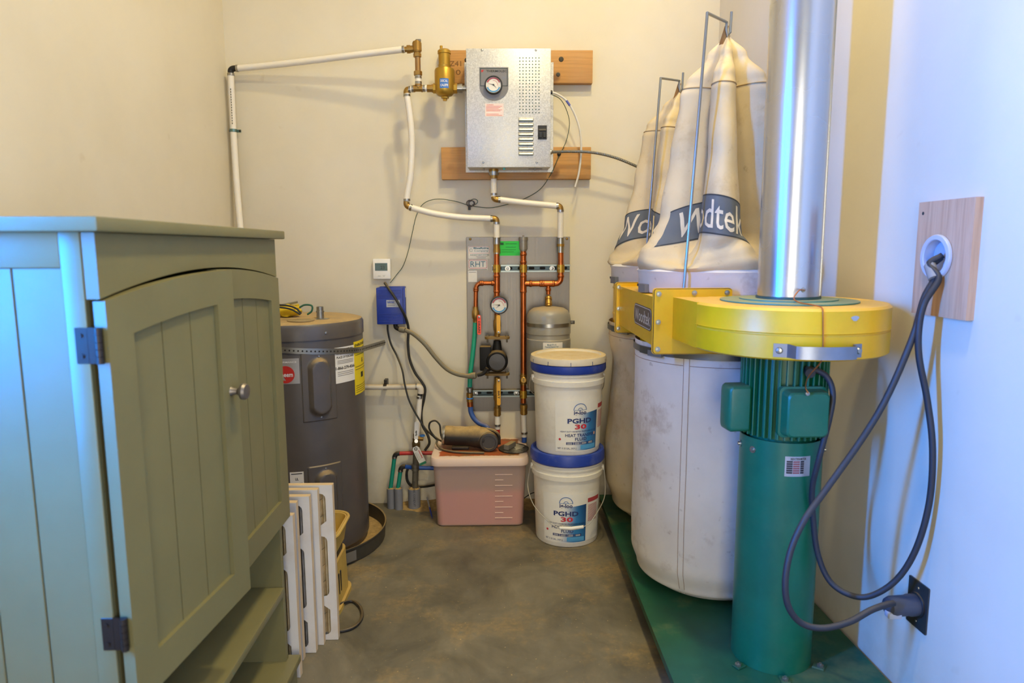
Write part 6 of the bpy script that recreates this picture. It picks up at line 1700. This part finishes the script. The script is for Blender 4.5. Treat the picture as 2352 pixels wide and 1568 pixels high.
T1 = [(0, 0.03), (0.012, 0.20), (0.05, 0.242), (0.14, 0.262), (0.3, 0.266), (0.55, 0.262), (0.85, 0.262), (1.0, 0.263)]
T2 = [(0, 0.03), (0.015, 0.19), (0.07, 0.24), (0.2, 0.272), (0.32, 0.272), (0.55, 0.256), (0.8, 0.244), (0.92, 0.262), (1.0, 0.263)]
lower_bag(C1, T1, 2.0, 'whitish canvas collection bag directly behind the green pedestal', 0.007, -36, CANW)
lower_bag(C2, T2, 6.0, 'tan canvas collection bag beside the stacked pails', 0.012, None, CANV)

# ------------------------------------------------------------------ metal duct
def duct_mat():
    t = NT('shiny_galvanised_duct')
    n = t.noise(1.0, 3, 0.5, t.scaled((60, 60, 1.2)))
    k = t.ramp(n, [(0.3, '#bfc0be'), (0.7, '#c5c5c3')])
    s = t.noise(5, 2, 0.5)
    return t.done(k, t.rng(s, 0.3, 0.7, 0.24, 0.30), 0.95)
md = thing('metal_duct', 'shiny galvanised round duct rising from the yellow blower', 'duct', (MX, MY, BZ1 + 0.014))
DM = duct_mat()
obj('pipe', MB().prof((MX, MY, BZ1 + 0.0145), Z, [(0.0735, 0), (0.0755, 0), (0.0755, 1.2), (0.0755, CEIL - BZ1 - 0.02), (0.0735, CEIL - BZ1 - 0.02)], 72, caps=False), DM, md)
q = on_cyl(MX, MY, 0.0755, 62, 0)
obj('lock_seam', MB().slab(lambda a, b, t: q((a - 0.5) * 0.007, BZ1 + 0.016 + (CEIL - BZ1 - 0.04) * b, t), 1, 1, 0.0022), DM, md)
obj('rivet', MB().prof(Vector((MX, MY, BZ1 + 0.033)) + cdir(4) * 0.0755, cdir(4), [(0.0005, 0), (0.006, 0), (0.005, 0.003), (0.0005, 0.004)], 12), BOLT, md)
cw = thing('copper_wire', 'thin bare copper wire grounding the metal duct over the yellow blower', 'wire', py(1882, 760, 1.505))
rv = Vector((MX, MY, BZ1 + 0.033)) + cdir(4) * 0.081
bp = lambda g, z, l=0.003: Vector((MX, MY, z)) + cdir(g) * (BR + l)
obj('wire', MB().tube([rv, rv + Vector((-0.018, -0.012, 0.0)), (MX - 0.034, MY - 0.115, BZ1 + 0.016), (MX - 0.034, MY - 0.145, BZ1 + 0.008), (MX - 0.024, MY - 0.19, BZ1 + 0.006), bp(-5, BZ1 + 0.003, -0.006), bp(-5, BZ1 - 0.010, 0.003), bp(-4.5, 1.02), bp(-4, 0.985), bp(-4, 0.955), bp(-4, 0.936, -0.01), (MX - 0.022, MY - 0.19, 0.90), (MX - 0.012, MY - 0.155, 0.868), (MX - 0.004, MY - 0.154, 0.852)], 0.0016, 8, smooth=6), M('bare_copper', '#c4793f', 0.35, 0.85), cw)
